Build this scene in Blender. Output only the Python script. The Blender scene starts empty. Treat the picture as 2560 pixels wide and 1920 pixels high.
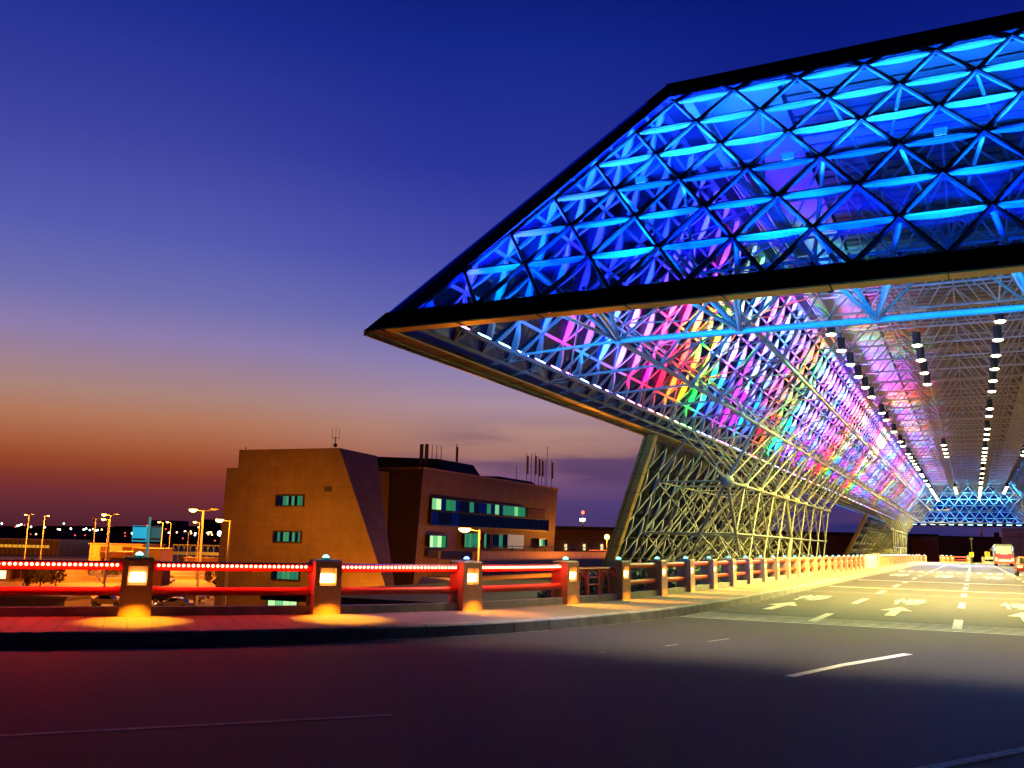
import bpy, math, random
from mathutils import Vector, Matrix, Euler
random.seed(7)
SC = bpy.context.scene
# ------------------------------------------------------------------ camera
CAM_H = 1.6
FPX, CX, CY = 2300.0, 1280.0, 960.0
VPX, VPY, HSL = 2432.0, 1385.0, 0.0218
_Y = Vector((VPX-CX, VPY-CY, FPX)).normalized()
_p2 = Vector((VPX-1000-CX, VPY-1000*HSL-CY, FPX))
_Z = _Y.cross(_p2).normalized()
if _Z.y > 0: _Z = -_Z
_X = _Y.cross(_Z).normalized()
if _X.x < 0: _X = -_X
ROT = Matrix((_X, _Y, _Z))
right, down, fwd = ROT.col[0], ROT.col[1], ROT.col[2]
cd = bpy.data.cameras.new("camera")
cam = bpy.data.objects.new("camera", cd)
SC.collection.objects.link(cam)
cam.matrix_world = Matrix(((right.x, -down.x, -fwd.x, 0), (right.y, -down.y, -fwd.y, 0), (right.z, -down.z, -fwd.z, CAM_H), (0, 0, 0, 1)))
cd.sensor_width = 36
cd.lens = FPX/2560*36
cd.clip_start = 0.05
cd.clip_end = 9000
SC.camera = cam

def ray(px, py):
    return (ROT @ Vector((px-CX, py-CY, FPX)))
D = 2560/2212          # coordinates read in the 2212 px wide view
def at_z(x, y, z):
    r = ray(x*D, y*D); t = (z-CAM_H)/r.z; return Vector((r.x*t, r.y*t, z))
def at_y(x, y, Y):
    r = ray(x*D, y*D); t = Y/r.y; return Vector((r.x*t, Y, CAM_H+r.z*t))
def at_x(x, y, X):
    r = ray(x*D, y*D); t = X/r.x; return Vector((X, r.y*t, CAM_H+r.z*t))
def at_d(x, y, d):
    r = ray(x*D, y*D)*(d/FPX); return Vector((r.x, r.y, CAM_H+r.z))

def lin(c):
    return tuple((v/12.92 if v <= 0.04045 else ((v+0.055)/1.055)**2.4) for v in c)
def hx(s):
    return lin(tuple(int(s[i:i+2], 16)/255 for i in (0, 2, 4)))

# ------------------------------------------------------------------ dusk sky
W = bpy.data.worlds.new("World"); SC.world = W; W.use_nodes = True
nt = W.node_tree; N = nt.nodes; L = nt.links
for n in list(N): N.remove(n)
out = N.new('ShaderNodeOutputWorld'); bg = N.new('ShaderNodeBackground'); L.new(bg.outputs[0], out.inputs[0])
tc = N.new('ShaderNodeTexCoord'); sep = N.new('ShaderNodeSeparateXYZ'); L.new(tc.outputs['Generated'], sep.inputs[0])
mz = N.new('ShaderNodeMath'); mz.operation = 'MULTIPLY'; mz.inputs[1].default_value = 1.4; L.new(sep.outputs['Z'], mz.inputs[0])
def ramp(stops):
    r = N.new('ShaderNodeValToRGB'); L.new(mz.outputs[0], r.inputs[0]); e = r.color_ramp.elements
    while len(e) > 1: e.remove(e[-1])
    for i, (z, c) in enumerate(stops):
        k = e[0] if i == 0 else e.new(max(0, min(1, z*1.4)))
        k.position = max(0, min(1, z*1.4)); k.color = (*hx(c), 1)
    return r
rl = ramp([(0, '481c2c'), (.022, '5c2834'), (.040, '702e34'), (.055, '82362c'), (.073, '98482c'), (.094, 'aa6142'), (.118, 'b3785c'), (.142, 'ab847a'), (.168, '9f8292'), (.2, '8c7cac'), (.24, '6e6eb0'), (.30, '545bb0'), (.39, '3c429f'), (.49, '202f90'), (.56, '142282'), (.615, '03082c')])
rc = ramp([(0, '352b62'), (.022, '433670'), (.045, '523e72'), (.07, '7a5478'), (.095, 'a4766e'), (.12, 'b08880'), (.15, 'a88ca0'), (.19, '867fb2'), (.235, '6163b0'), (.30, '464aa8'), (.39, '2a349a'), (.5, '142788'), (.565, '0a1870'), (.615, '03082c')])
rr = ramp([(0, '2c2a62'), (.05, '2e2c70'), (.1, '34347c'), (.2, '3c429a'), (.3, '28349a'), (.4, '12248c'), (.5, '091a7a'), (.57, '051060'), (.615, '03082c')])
def mapr(src, a, b):
    m = N.new('ShaderNodeMapRange'); m.interpolation_type = 'SMOOTHSTEP'; L.new(src, m.inputs[0]); m.inputs[1].default_value = a; m.inputs[2].default_value = b; return m
m1 = mapr(sep.outputs['X'], -.72, -.42); m2 = mapr(sep.outputs['X'], -.40, -.08)
x1 = N.new('ShaderNodeMixRGB'); L.new(m1.outputs[0], x1.inputs[0]); L.new(rl.outputs[0], x1.inputs[1]); L.new(rc.outputs[0], x1.inputs[2])
x2 = N.new('ShaderNodeMixRGB'); L.new(m2.outputs[0], x2.inputs[0]); L.new(x1.outputs[0], x2.inputs[1]); L.new(rr.outputs[0], x2.inputs[2])
# thin bands of dark cloud low over the horizon
mp = N.new('ShaderNodeMapping'); mp.inputs['Scale'].default_value = (2.2, 2.2, 17); L.new(tc.outputs['Generated'], mp.inputs[0])
no = N.new('ShaderNodeTexNoise'); no.inputs['Scale'].default_value = 1.6; no.inputs['Detail'].default_value = 6; no.inputs['Roughness'].default_value = .52; L.new(mp.outputs[0], no.inputs['Vector'])
cn = mapr(no.outputs['Fac'], .40, .60)
lo = mapr(sep.outputs['Z'], .150, .085); lo.clamp = True
lx = mapr(sep.outputs['X'], -.58, -.44)
ml = N.new('ShaderNodeMath'); ml.operation = 'MULTIPLY'; L.new(cn.outputs[0], ml.inputs[0]); L.new(lo.outputs[0], ml.inputs[1])
ml2 = N.new('ShaderNodeMath'); ml2.operation = 'MULTIPLY'; L.new(ml.outputs[0], ml2.inputs[0]); L.new(lx.outputs[0], ml2.inputs[1])
ml3 = N.new('ShaderNodeMath'); ml3.operation = 'MULTIPLY'; L.new(ml2.outputs[0], ml3.inputs[0]); ml3.inputs[1].default_value = .85
x3 = N.new('ShaderNodeMixRGB'); L.new(ml3.outputs[0], x3.inputs[0]); L.new(x2.outputs[0], x3.inputs[1]); x3.inputs[2].default_value = (*hx('523a68'), 1)
# the eastern half of the sky, behind the viewer, darkened like the zenith to cut ambient light
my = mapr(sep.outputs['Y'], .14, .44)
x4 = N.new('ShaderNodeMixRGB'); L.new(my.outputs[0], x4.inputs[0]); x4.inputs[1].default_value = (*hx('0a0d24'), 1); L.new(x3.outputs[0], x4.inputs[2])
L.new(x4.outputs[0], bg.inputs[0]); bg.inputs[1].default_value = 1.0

SC.view_settings.view_transform = 'Standard'; SC.view_settings.look = 'None'; SC.view_settings.gamma = 1; SC.view_settings.exposure = 0
SC.render.engine = 'CYCLES'
cy = SC.cycles
cy.use_denoising = True
try: cy.denoiser = 'OPENIMAGEDENOISE'
except Exception: pass
cy.use_light_tree = True
cy.max_bounces = 6; cy.diffuse_bounces = 3; cy.glossy_bounces = 3; cy.transmission_bounces = 3; cy.transparent_max_bounces = 24
cy.sample_clamp_indirect = 4; cy.sample_clamp_direct = 30
cy.caustics_reflective = False; cy.caustics_refractive = False
cy.use_adaptive_sampling = True; cy.adaptive_threshold = 0.01

# ------------------------------------------------------------------ materials
MATS = {}
def mat(name, col, rough=.6, metal=0, noise=0, scale=8, emit=None, strength=0, bump=0, spec=.5):
    if name in MATS: return MATS[name]
    m = bpy.data.materials.new(name); MATS[name] = m; m.use_nodes = True
    t = m.node_tree; p = t.nodes['Principled BSDF']
    p.inputs['Base Color'].default_value = (*col, 1); p.inputs['Roughness'].default_value = rough; p.inputs['Metallic'].default_value = metal
    p.inputs['Specular IOR Level'].default_value = spec
    if emit: p.inputs['Emission Color'].default_value = (*emit, 1); p.inputs['Emission Strength'].default_value = strength
    if noise or bump:
        c = t.nodes.new('ShaderNodeTexCoord'); n = t.nodes.new('ShaderNodeTexNoise'); n.inputs['Scale'].default_value = scale; n.inputs['Detail'].default_value = 5
        t.links.new(c.outputs['Object'], n.inputs['Vector'])
        if noise:
            r = t.nodes.new('ShaderNodeValToRGB'); r.color_ramp.elements[0].position = .3; r.color_ramp.elements[1].position = .72
            r.color_ramp.elements[0].color = (*[v*(1-noise) for v in col], 1); r.color_ramp.elements[1].color = (*[min(1, v*(1+noise)) for v in col], 1)
            t.links.new(n.outputs['Fac'], r.inputs[0]); t.links.new(r.outputs[0], p.inputs['Base Color'])
        if bump:
            b = t.nodes.new('ShaderNodeBump'); b.inputs['Strength'].default_value = bump; b.inputs['Distance'].default_value = .02
            t.links.new(n.outputs['Fac'], b.inputs['Height']); t.links.new(b.outputs[0], p.inputs['Normal'])
    return m
def emis(name, col, strength):
    if name in MATS: return MATS[name]
    m = bpy.data.materials.new(name); MATS[name] = m; m.use_nodes = True
    t = m.node_tree; t.nodes.clear(); o = t.nodes.new('ShaderNodeOutputMaterial'); e = t.nodes.new('ShaderNodeEmission')
    e.inputs[0].default_value = (*col, 1); e.inputs[1].default_value = strength; t.links.new(e.outputs[0], o.inputs[0]); return m
def glass(name, tint, gloss=.08, diff=.06, dcol=(.1, .2, .5)):
    m = bpy.data.materials.new(name); MATS[name] = m; m.use_nodes = True
    t = m.node_tree; t.nodes.clear(); n = t.nodes.new; o = n('ShaderNodeOutputMaterial')
    tr = n('ShaderNodeBsdfTransparent'); tr.inputs[0].default_value = (*tint, 1)
    gl = n('ShaderNodeBsdfGlossy'); gl.inputs['Roughness'].default_value = .04; gl.inputs[0].default_value = (.8, .9, 1, 1)
    df = n('ShaderNodeBsdfTranslucent'); df.inputs[0].default_value = (*dcol, 1)
    a = n('ShaderNodeMixShader'); a.inputs[0].default_value = gloss; t.links.new(tr.outputs[0], a.inputs[1]); t.links.new(gl.outputs[0], a.inputs[2])
    b = n('ShaderNodeMixShader'); b.inputs[0].default_value = diff; t.links.new(a.outputs[0], b.inputs[1]); t.links.new(df.outputs[0], b.inputs[2])
    t.links.new(b.outputs[0], o.inputs[0]); return m
def tiles(name, col, mortar, w, h, ms=.02, rough=.7, offs=0, uv=False, noise=.12, bump=0.0):
    m = bpy.data.materials.new(name); MATS[name] = m; m.use_nodes = True
    t = m.node_tree; p = t.nodes['Principled BSDF']; p.inputs['Roughness'].default_value = rough
    c = t.nodes.new('ShaderNodeUVMap') if uv else t.nodes.new('ShaderNodeTexCoord')
    src = c.outputs[0] if uv else None
    br = t.nodes.new('ShaderNodeTexBrick'); br.offset = offs; br.inputs['Scale'].default_value = 1; br.inputs['Brick Width'].default_value = w; br.inputs['Row Height'].default_value = h
    br.inputs['Mortar Size'].default_value = ms; br.inputs['Color1'].default_value = (*[v*(1-noise) for v in col], 1); br.inputs['Color2'].default_value = (*[v*(1+noise) for v in col], 1); br.inputs['Mortar'].default_value = (*mortar, 1)
    if uv: t.links.new(src, br.inputs['Vector'])
    else:
        s = t.nodes.new('ShaderNodeSeparateXYZ'); t.links.new(c.outputs['Object'], s.inputs[0])
        ad = t.nodes.new('ShaderNodeMath'); t.links.new(s.outputs[0], ad.inputs[0]); t.links.new(s.outputs[1], ad.inputs[1])
        cb = t.nodes.new('ShaderNodeCombineXYZ'); t.links.new(ad.outputs[0], cb.inputs[0]); t.links.new(s.outputs[2], cb.inputs[1]); t.links.new(cb.outputs[0], br.inputs['Vector'])
    nz = t.nodes.new('ShaderNodeTexNoise'); nz.inputs['Scale'].default_value = .55; nz.inputs['Detail'].default_value = 7; nz.inputs['Roughness'].default_value = .65
    tc2 = t.nodes.new('ShaderNodeTexCoord'); t.links.new(tc2.outputs['Object'], nz.inputs['Vector'])
    rz_ = t.nodes.new('ShaderNodeValToRGB'); rz_.color_ramp.elements[0].position = .3; rz_.color_ramp.elements[0].color = (.66, .66, .66, 1); rz_.color_ramp.elements[1].position = .7; t.links.new(nz.outputs['Fac'], rz_.inputs[0])
    mu = t.nodes.new('ShaderNodeMixRGB'); mu.blend_type = 'MULTIPLY'; mu.inputs[0].default_value = 1; t.links.new(br.outputs['Color'], mu.inputs[1]); t.links.new(rz_.outputs[0], mu.inputs[2])
    t.links.new(mu.outputs[0], p.inputs['Base Color'])
    if bump:
        b = t.nodes.new('ShaderNodeBump'); b.inputs['Strength'].default_value = bump; b.invert = True; b.inputs['Distance'].default_value = .02
        t.links.new(br.outputs['Fac'], b.inputs['Height']); t.links.new(b.outputs[0], p.inputs['Normal'])
    return m

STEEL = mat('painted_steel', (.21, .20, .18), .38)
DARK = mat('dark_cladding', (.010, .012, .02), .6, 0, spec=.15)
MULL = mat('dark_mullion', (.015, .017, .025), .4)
LITSTEEL = mat('lit_steel', (.60, .50, .38), .4)  # paler, warmer copy of the frame steel, standing in for roof light
DIMSTEEL = mat('dimmed_steel', (.15, .15, .10), .4)  # darker copy of the frame steel, so strongly lit tubes look dimmer
FIN = mat('white_fin', (.34, .34, .34), .5)
GOLD = mat('gold_panel', (.46, .31, .08), .36, .45, .12, 1.3)
SEAM = mat('panel_seam', (.03, .025, .02), .7)
CEIL = mat('pale_ceiling', (.5, .46, .43), .6, 0, .06, .6)
DCEIL = mat('dark_louvre', (.15, .09, .06), .55)
GL_F = glass('blue_front_glass', (.15, .40, .92), .06, .01, (.02, .08, .9))
GL_S = glass('dark_side_glass', (.12, .14, .30), .06, .03, (.3, .3, .3))
GL_L = glass('leg_glass', (.14, .18, .20), .07, .01, (.2, .3, .2))
ASPH = mat('asphalt', (.052, .05, .047), .8, 0, .35, 9, bump=.25, spec=.18)
CONC = mat('concrete', (.26, .24, .22), .8, 0, .2, 3, bump=.15)
KERBM = mat('kerb_stone', (.2, .19, .18), .8, 0, .35, 2.5, bump=.2)
POSTM = mat('post_granite', (.45, .24, .12), .62, 0, .16, 5)
RED = mat('red_rail_paint', (.50, .035, .012), .38, 0, .08, 3)
LINE = mat('road_paint', (.74, .73, .68), .6, 0, .22, 9)
WLINE = mat('worn_road_paint', (.20, .17, .16), .7, 0, .6, 12)
BLACK = mat('black_metal', (.015, .015, .017), .5)
GREYM = mat('grey_metal', (.25, .24, .24), .5, .2)
LEAF = mat('leaf_green', (.04, .09, .025), .6, 0, .5, 3)
BARK = mat('bark', (.06, .04, .03), .9)

# ------------------------------------------------------------------ mesh builder
class MB:
    def __init__(s): s.v = []; s.f = []; s.m = []; s.uv = None
    def add(s, vs, fs, mi=0):
        b = len(s.v); s.v += [tuple(v) for v in vs]; s.f += [tuple(i+b for i in f) for f in fs]; s.m += [mi]*len(fs)
    def box(s, c, size, rz=0, mi=0, R=None):
        hx_, hy, hz = size[0]/2, size[1]/2, size[2]/2
        M = R if R is not None else Matrix.Rotation(rz, 3, 'Z'); c = Vector(c)
        vs = [c+M@Vector((x*hx_, y*hy, z*hz)) for x in (-1, 1) for y in (-1, 1) for z in (-1, 1)]
        s.add(vs, [(0, 1, 3, 2), (4, 6, 7, 5), (0, 4, 5, 1), (2, 3, 7, 6), (0, 2, 6, 4), (1, 5, 7, 3)], mi)
    def tube(s, p, q, r, n=6, mi=0, r2=None, cap=False):
        p = Vector(p); q = Vector(q); d = q-p
        if d.length < 1e-6: return
        d.normalize(); a = d.orthogonal().normalized(); b = d.cross(a); r2 = r if r2 is None else r2
        vs = [p+(a*math.cos(k*2*math.pi/n)+b*math.sin(k*2*math.pi/n))*r for k in range(n)]+[q+(a*math.cos(k*2*math.pi/n)+b*math.sin(k*2*math.pi/n))*r2 for k in range(n)]
        fs = [(k, (k+1) % n, n+(k+1) % n, n+k) for k in range(n)]
        if cap: fs += [tuple(range(n-1, -1, -1)), tuple(range(n, 2*n))]
        s.add(vs, fs, mi)
    def sphere(s, c, r, n=8, m=6, mi=0, sc=(1, 1, 1), half=False):
        c = Vector(c); vs = []; fs = []
        t1 = math.pi/2 if half else math.pi
        for i in range(m+1):
            th = t1*i/m
            for k in range(n):
                ph = 2*math.pi*k/n; vs.append(c+Vector((math.sin(th)*math.cos(ph)*r*sc[0], math.sin(th)*math.sin(ph)*r*sc[1], math.cos(th)*r*sc[2])))
        for i in range(m):
            for k in range(n): fs.append((i*n+k, (i+1)*n+k, (i+1)*n+(k+1) % n, i*n+(k+1) % n))
        s.add(vs, fs, mi)
    def prism(s, poly, d, mi=0):
        # poly: list of 3D points (planar), extruded by vector d
        n = len(poly); d = Vector(d); vs = [Vector(p) for p in poly]+[Vector(p)+d for p in poly]
        s.add(vs, [tuple(range(n)), tuple(range(2*n-1, n-1, -1))]+[(k, n+k, n+(k+1) % n, (k+1) % n) for k in range(n)], mi)
    def quad(s, a, b, c, d, mi=0): s.add([a, b, c, d], [(0, 1, 2, 3)], mi)
    def bar(s, p, q, w, h, nrm, mi=0, off=0):
        # flat bar p->q, width w in plane, depth h along nrm (from surface, shifted off)
        p = Vector(p); q = Vector(q); d = (q-p).normalized(); nrm = Vector(nrm).normalized(); sd = d.cross(nrm).normalized()*w/2
        a = nrm*off; b = nrm*(off+h)
        vs = [p-sd+a, p+sd+a, p+sd+b, p-sd+b, q-sd+a, q+sd+a, q+sd+b, q-sd+b]
        s.add(vs, [(0, 1, 2, 3), (4, 7, 6, 5), (0, 4, 5, 1), (1, 5, 6, 2), (2, 6, 7, 3), (3, 7, 4, 0)], mi)
    def build(s, name, mats, parent=None, smooth=False, kind=None):
        me = bpy.data.meshes.new(name); me.from_pydata(s.v, [], s.f); me.update()
        if not isinstance(mats, (list, tuple)): mats = [mats]
        for m in mats: me.materials.append(m)
        if len(mats) > 1: me.polygons.foreach_set('material_index', s.m)
        if smooth: me.polygons.foreach_set('use_smooth', [True]*len(me.polygons))
        if s.uv:
            ul = me.uv_layers.new(name='UVMap')
            for lp in me.loops: ul.data[lp.index].uv = s.uv[lp.vertex_index]
        o = bpy.data.objects.new(name, me); SC.collection.objects.link(o)
        if parent: o.parent = parent
        if kind: o['kind'] = kind
        return o
def empty(name, loc=(0, 0, 0), rz=0, label=None, cat=None, group=None):
    o = bpy.data.objects.new(name, None); SC.collection.objects.link(o); o.location = loc; o.rotation_euler = (0, 0, rz)
    o.empty_display_size = .3
    tag(o, label, cat, group); return o
def tag(o, label=None, cat=None, group=None):
    if label: o['label'] = label
    if cat: o['category'] = cat
    if group: o['group'] = group
    return o
KIDS = {}
def copy_tree(o, loc=None, rz=None, label=None, parent=None):
    c = o.copy(); SC.collection.objects.link(c)
    if parent: c.parent = parent
    for ch in [x for x in bpy.data.objects if x.parent == o]: copy_tree(ch, parent=c)
    if loc is not None: c.location = loc
    if rz is not None: c.rotation_euler = (0, 0, rz)
    if label: c['label'] = label
    return c
def lamp(kind, name, loc, energy, col, parent=None, **kw):
    l = bpy.data.lights.new(name, kind); l.energy = energy; l.color = col
    for k, v in kw.items(): setattr(l, k, v)
    o = bpy.data.objects.new(name, l); SC.collection.objects.link(o); o.location = loc
    if parent: o.parent = parent
    return o
def aim(o, d):
    o.rotation_euler = Vector(d).to_track_quat('-Z', 'Y').to_euler()
ORD = ['first', 'second', 'third', 'fourth', 'fifth', 'sixth', 'seventh', 'eighth', 'ninth', 'tenth', 'eleventh', 'twelfth', 'thirteenth', 'fourteenth', 'fifteenth', 'sixteenth', 'seventeenth', 'eighteenth', 'nineteenth', 'twentieth']
def ordn(i):
    if i < 20: return ORD[i]
    t = ['twenty', 'thirty', 'forty'][(i+1)//10-2]
    return (['twentieth', 'thirtieth', 'fortieth'][(i+1)//10-2]) if (i+1) % 10 == 0 else t+'-'+ORD[(i+1) % 10-1]

# ================================================================== THE GROUND, ROAD DECK, PAVEMENT
GZ = -7.5
g = MB(); g.quad((-6000, -3000, GZ), (6000, -3000, GZ), (6000, 9000, GZ), (-6000, 9000, GZ))
g.build('ground', mat('dry_ground', (.14, .06, .04), .95, 0, .4, .02), kind='structure')

def catmull(pts, n=8):
    P = [Vector((*p, 0)) for p in pts]; o = []
    P = [P[0]*2-P[1]]+P+[P[-1]*2-P[-2]]
    for i in range(1, len(P)-2):
        for k in range(n):
            t = k/n; a, b, c, d = P[i-1:i+3]
            o.append(.5*((2*b)+(c-a)*t+(2*a-5*b+4*c-d)*t*t+(3*b-a-3*c+d)*t**3))
    o.append(P[-2]); return o
def resample(pts, step):
    o = [pts[0].copy()]; acc = 0
    for a, b in zip(pts, pts[1:]):
        seg = (b-a).length
        while acc+seg >= step:
            t = (step-acc)/seg; a = a.lerp(b, t); o.append(a.copy()); seg = (b-a).length; acc = 0
        acc += seg
    return o
kerb_pts = [(-42, -9), (-27, -1.5), (-17.2, 4.8), (-12.47, 8.92), (-11.1, 10.2), (-9.4, 12.3), (-8.1, 14.5), (-7.3, 16.8), (-6.58, 20.2), (-6.28, 23.2), (-6.15, 27.5), (-6.2, 40), (-6.3, 65), (-6.35, 100), (-6.1, 130), (-5.2, 148), (-2.6, 160), (4, 167.5), (20, 170), (60, 170)]
KC = catmull(kerb_pts, 10)
road = MB()
kp = [Vector((p.x, p.y, 0)) for p in KC]
for a, b in zip(kp, kp[1:]):
    road.quad(a, b, Vector((60, max(b.y, a.y+.01), 0)), Vector((60, a.y, 0)))
road.quad((-42, -60, 0), (60, -60, 0), (60, -9, 0), (-42, -9, 0))
# asphalt with aggregate speckle and lane wear
m = ASPH; t = m.node_tree; p = t.nodes['Principled BSDF']
c = t.nodes.new('ShaderNodeTexCoord'); v = t.nodes.new('ShaderNodeTexVoronoi'); v.inputs['Scale'].default_value = 55; t.links.new(c.outputs['Object'], v.inputs['Vector'])
n2 = t.nodes.new('ShaderNodeTexNoise'); n2.inputs['Scale'].default_value = .35; n2.inputs['Detail'].default_value = 6; t.links.new(c.outputs['Object'], n2.inputs['Vector'])
r1 = t.nodes.new('ShaderNodeValToRGB'); r1.color_ramp.elements[0].color = (.050, .039, .026, 1); r1.color_ramp.elements[1].color = (.017, .012, .008, 1); t.links.new(v.outputs['Distance'], r1.inputs[0]); r1.color_ramp.elements[1].position = .6
mx = t.nodes.new('ShaderNodeMixRGB'); mx.blend_type = 'MULTIPLY'; mx.inputs[0].default_value = .8; t.links.new(r1.outputs[0], mx.inputs[1])
r2 = t.nodes.new('ShaderNodeValToRGB'); r2.color_ramp.elements[0].position = .35; r2.color_ramp.elements[0].color = (.62, .62, .62, 1); r2.color_ramp.elements[1].position = .65; r2.color_ramp.elements[1].color = (1.0, 1.0, 1.0, 1); t.links.new(n2.outputs['Fac'], r2.inputs[0]); t.links.new(r2.outputs[0], mx.inputs[2])
v2 = t.nodes.new('ShaderNodeTexVoronoi'); v2.inputs['Scale'].default_value = 14; t.links.new(c.outputs['Object'], v2.inputs['Vector'])
lt = t.nodes.new('ShaderNodeMath'); lt.operation = 'LESS_THAN'; lt.inputs[1].default_value = .10; t.links.new(v2.outputs['Distance'], lt.inputs[0])
gt_ = t.nodes.new('ShaderNodeSeparateColor'); t.links.new(v2.outputs['Color'], gt_.inputs[0]); g2 = t.nodes.new('ShaderNodeMath'); g2.operation = 'GREATER_THAN'; g2.inputs[1].default_value = .86; t.links.new(gt_.outputs[0], g2.inputs[0])
m2_ = t.nodes.new('ShaderNodeMath'); m2_.operation = 'MULTIPLY'; t.links.new(lt.outputs[0], m2_.inputs[0]); t.links.new(g2.outputs[0], m2_.inputs[1])
mx2 = t.nodes.new('ShaderNodeMixRGB'); t.links.new(m2_.outputs[0], mx2.inputs[0]); t.links.new(mx.outputs[0], mx2.inputs[1]); mx2.inputs[2].default_value = (.2, .19, .17, 1)  # sparse pale stones whose colour also carries the road's sparkle
# old patch edges and cracks
wv = t.nodes.new('ShaderNodeTexVoronoi'); wv.feature = 'DISTANCE_TO_EDGE'; wv.inputs['Scale'].default_value = .16; wn = t.nodes.new('ShaderNodeTexNoise'); wn.inputs['Scale'].default_value = 1.3; wn.inputs['Detail'].default_value = 5; t.links.new(c.outputs['Object'], wn.inputs['Vector'])
wa = t.nodes.new('ShaderNodeMixRGB'); wa.blend_type = 'ADD'; wa.inputs[0].default_value = 1.4; t.links.new(c.outputs['Object'], wa.inputs[1]); t.links.new(wn.outputs['Color'], wa.inputs[2]); t.links.new(wa.outputs[0], wv.inputs['Vector'])
wl = t.nodes.new('ShaderNodeMath'); wl.operation = 'LESS_THAN'; wl.inputs[1].default_value = .0022; t.links.new(wv.outputs['Distance'], wl.inputs[0])
mx3 = t.nodes.new('ShaderNodeMixRGB'); t.links.new(wl.outputs[0], mx3.inputs[0]); t.links.new(mx2.outputs[0], mx3.inputs[1]); mx3.inputs[2].default_value = (.008, .008, .008, 1)
for l in list(p.inputs['Base Color'].links): t.links.remove(l)
t.links.new(mx3.outputs[0], p.inputs['Base Color'])
road.build('road', ASPH, kind='structure')

# pavement between kerb and rail
post_near = [(-18.3, 7.1), (-15.85, 9.6), (-13.49, 12.18), (-11.3, 14.75), (-9.75, 17.6), (-8.97, 21.2)]
RX = -8.45
rail_pts = [(-46, -5), (-31, 1.5), (-21, 5), (-18.3, 7.1), (-15.85, 9.6), (-13.49, 12.18), (-11.3, 14.75), (-9.75, 17.6), (-8.97, 21.2), (-8.6, 24), (-8.5, 27), (RX, 32), (RX, 60), (RX, 100), (RX, 130), (-8.0, 150), (-5.5, 163), (2, 171), (18, 174), (60, 174)]
RC = catmull(rail_pts, 10)
pv = MB(); PZ = .20
n = min(len(KC), len(RC)); pv.uv = []
acc = 0
KI = resample(KC, .5)
def nearest_on(curve, q):
    return min(curve, key=lambda z: (z-q).length_squared)
RF = resample(RC, .1)
prev = None
for i, k in enumerate(KI):
    q = nearest_on(RF, k)
    if i: acc += (k-KI[i-1]).length
    d = (q-k); w = d.length
    kk = k+d.normalized()*.16
    qq = q+d.normalized()*.15
    pv.v += [(kk.x, kk.y, PZ), (qq.x, qq.y, PZ)]; pv.uv += [(acc, 0), (acc, w)]
    if i: pv.f.append((2*i-2, 2*i, 2*i+1, 2*i-1)); pv.m.append(0)
PAVE = tiles('paving', (.155, .11, .065), (.03, .025, .02), .34, .7, .012, .75, uv=True, bump=.5)
pv.build('pavement', PAVE, kind='structure')
kb = MB()
KS = resample(KC, .98)
for a, b in zip(KS, KS[1:]):
    if a.y < -3: pass
    d = (b-a).normalized(); nrm = Vector((-d.y, d.x, 0)); j = random.uniform(-.006, .006); e = d*.008
    pr = [(0.0, 0), (.015, PZ-.025), (.045, PZ+.004+j), (.17, PZ+.006+j), (.17, 0)]
    A = [a+e+nrm*x+Vector((0, 0, z-.001)) for x, z in pr]
    B = [b-e+nrm*x+Vector((0, 0, z-.001)) for x, z in pr]
    kb.add(A+B, [(0, 1, 2, 3, 4), (9, 8, 7, 6, 5)]+[(i, 5+i, 5+(i+1) % 5, (i+1) % 5) for i in range(5)])
kb.build('kerb', KERBM, kind='structure')
# viaduct deck side and planting bed behind the rail
bed = MB()
for a, b in zip(RC, RC[1:]):
    d = (b-a).normalized(); nr = Vector((-d.y, d.x, 0))
    bed.prism([a+nr*.12+Vector((0, 0, .08)), a+nr*.30+Vector((0, 0, .08)), a+nr*.30+Vector((0, 0, -1.6)), a+nr*.12+Vector((0, 0, -1.6))], (b-a))
bed.build('deck_edge', CONC, kind='structure')
soil = MB(); soil.box((-14.0, 97, -.10), (10.4, 150, .2)); soil.box((-14.0, 97, -4), (10, 149, 7))
soil.build('planting_bed', mat('soil', (.05, .035, .025), .95, 0, .4, 2), kind='structure')

# ------------------------------------------------------------------ road markings
mk = MB()
def strip(p, q, w, m=mk, z=.004):
    p = Vector((*p, z)); q = Vector((*q, z)); d = (q-p).normalized(); s = Vector((-d.y, d.x, 0))*w/2
    k = max(1, int((q-p).length/1.5))
    m.quad(p-s, q-s, q+s, p+s)
for y0, y1 in [(22.6, 25.7), (31.2, 34.7), (39.3, 42.2), (47.6, 50.6), (54.5, 57), (63, 66), (71, 74), (79, 82), (92, 95), (100, 103), (108, 111), (116, 119), (124, 127), (132, 135), (140, 143), (148, 151)]:
    for x in (-3.4, -.40, 2.7):
        if y0 < 24 and x == 2.7: continue
        strip((x, y0), (x, y1), .2)
strip((-2.2, 12.6), (-1.75, 14.3), .13); strip((-1.75, 14.3), (-1.02, 16.5), .16)
for y in (45.1, 57.3): strip((-6.0, y), (8.5, y), .42)
for k in range(6): strip((-6.25, 21.75+k*.36), (9, 21.95+k*.36), .08)
strip((-6.1, 38.7), (9, 38.9), .05); strip((-6.1, 39.6), (9, 39.8), .05)
for k in range(17): strip((-5.6+k*.75, 86.3), (-5.6+k*.75, 89.6), .42)
def arrow(x, y, m=mk):
    z = .004; m.quad((x-.13, y, z), (x+.13, y, z), (x+.13, y+2.3, z), (x-.13, y+2.3, z))
    m.add([(x-.42, y+2.3, z), (x+.42, y+2.3, z), (x, y+4.3, z)], [(0, 1, 2)])
arrow(-5.1, 26.1); arrow(-2.0, 26.0); arrow(1.15, 26.0); arrow(4.3, 26)
def kx(*pts): return pts
o = mk.build('road_marking', LINE, kind='structure')
wm = MB()
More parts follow.
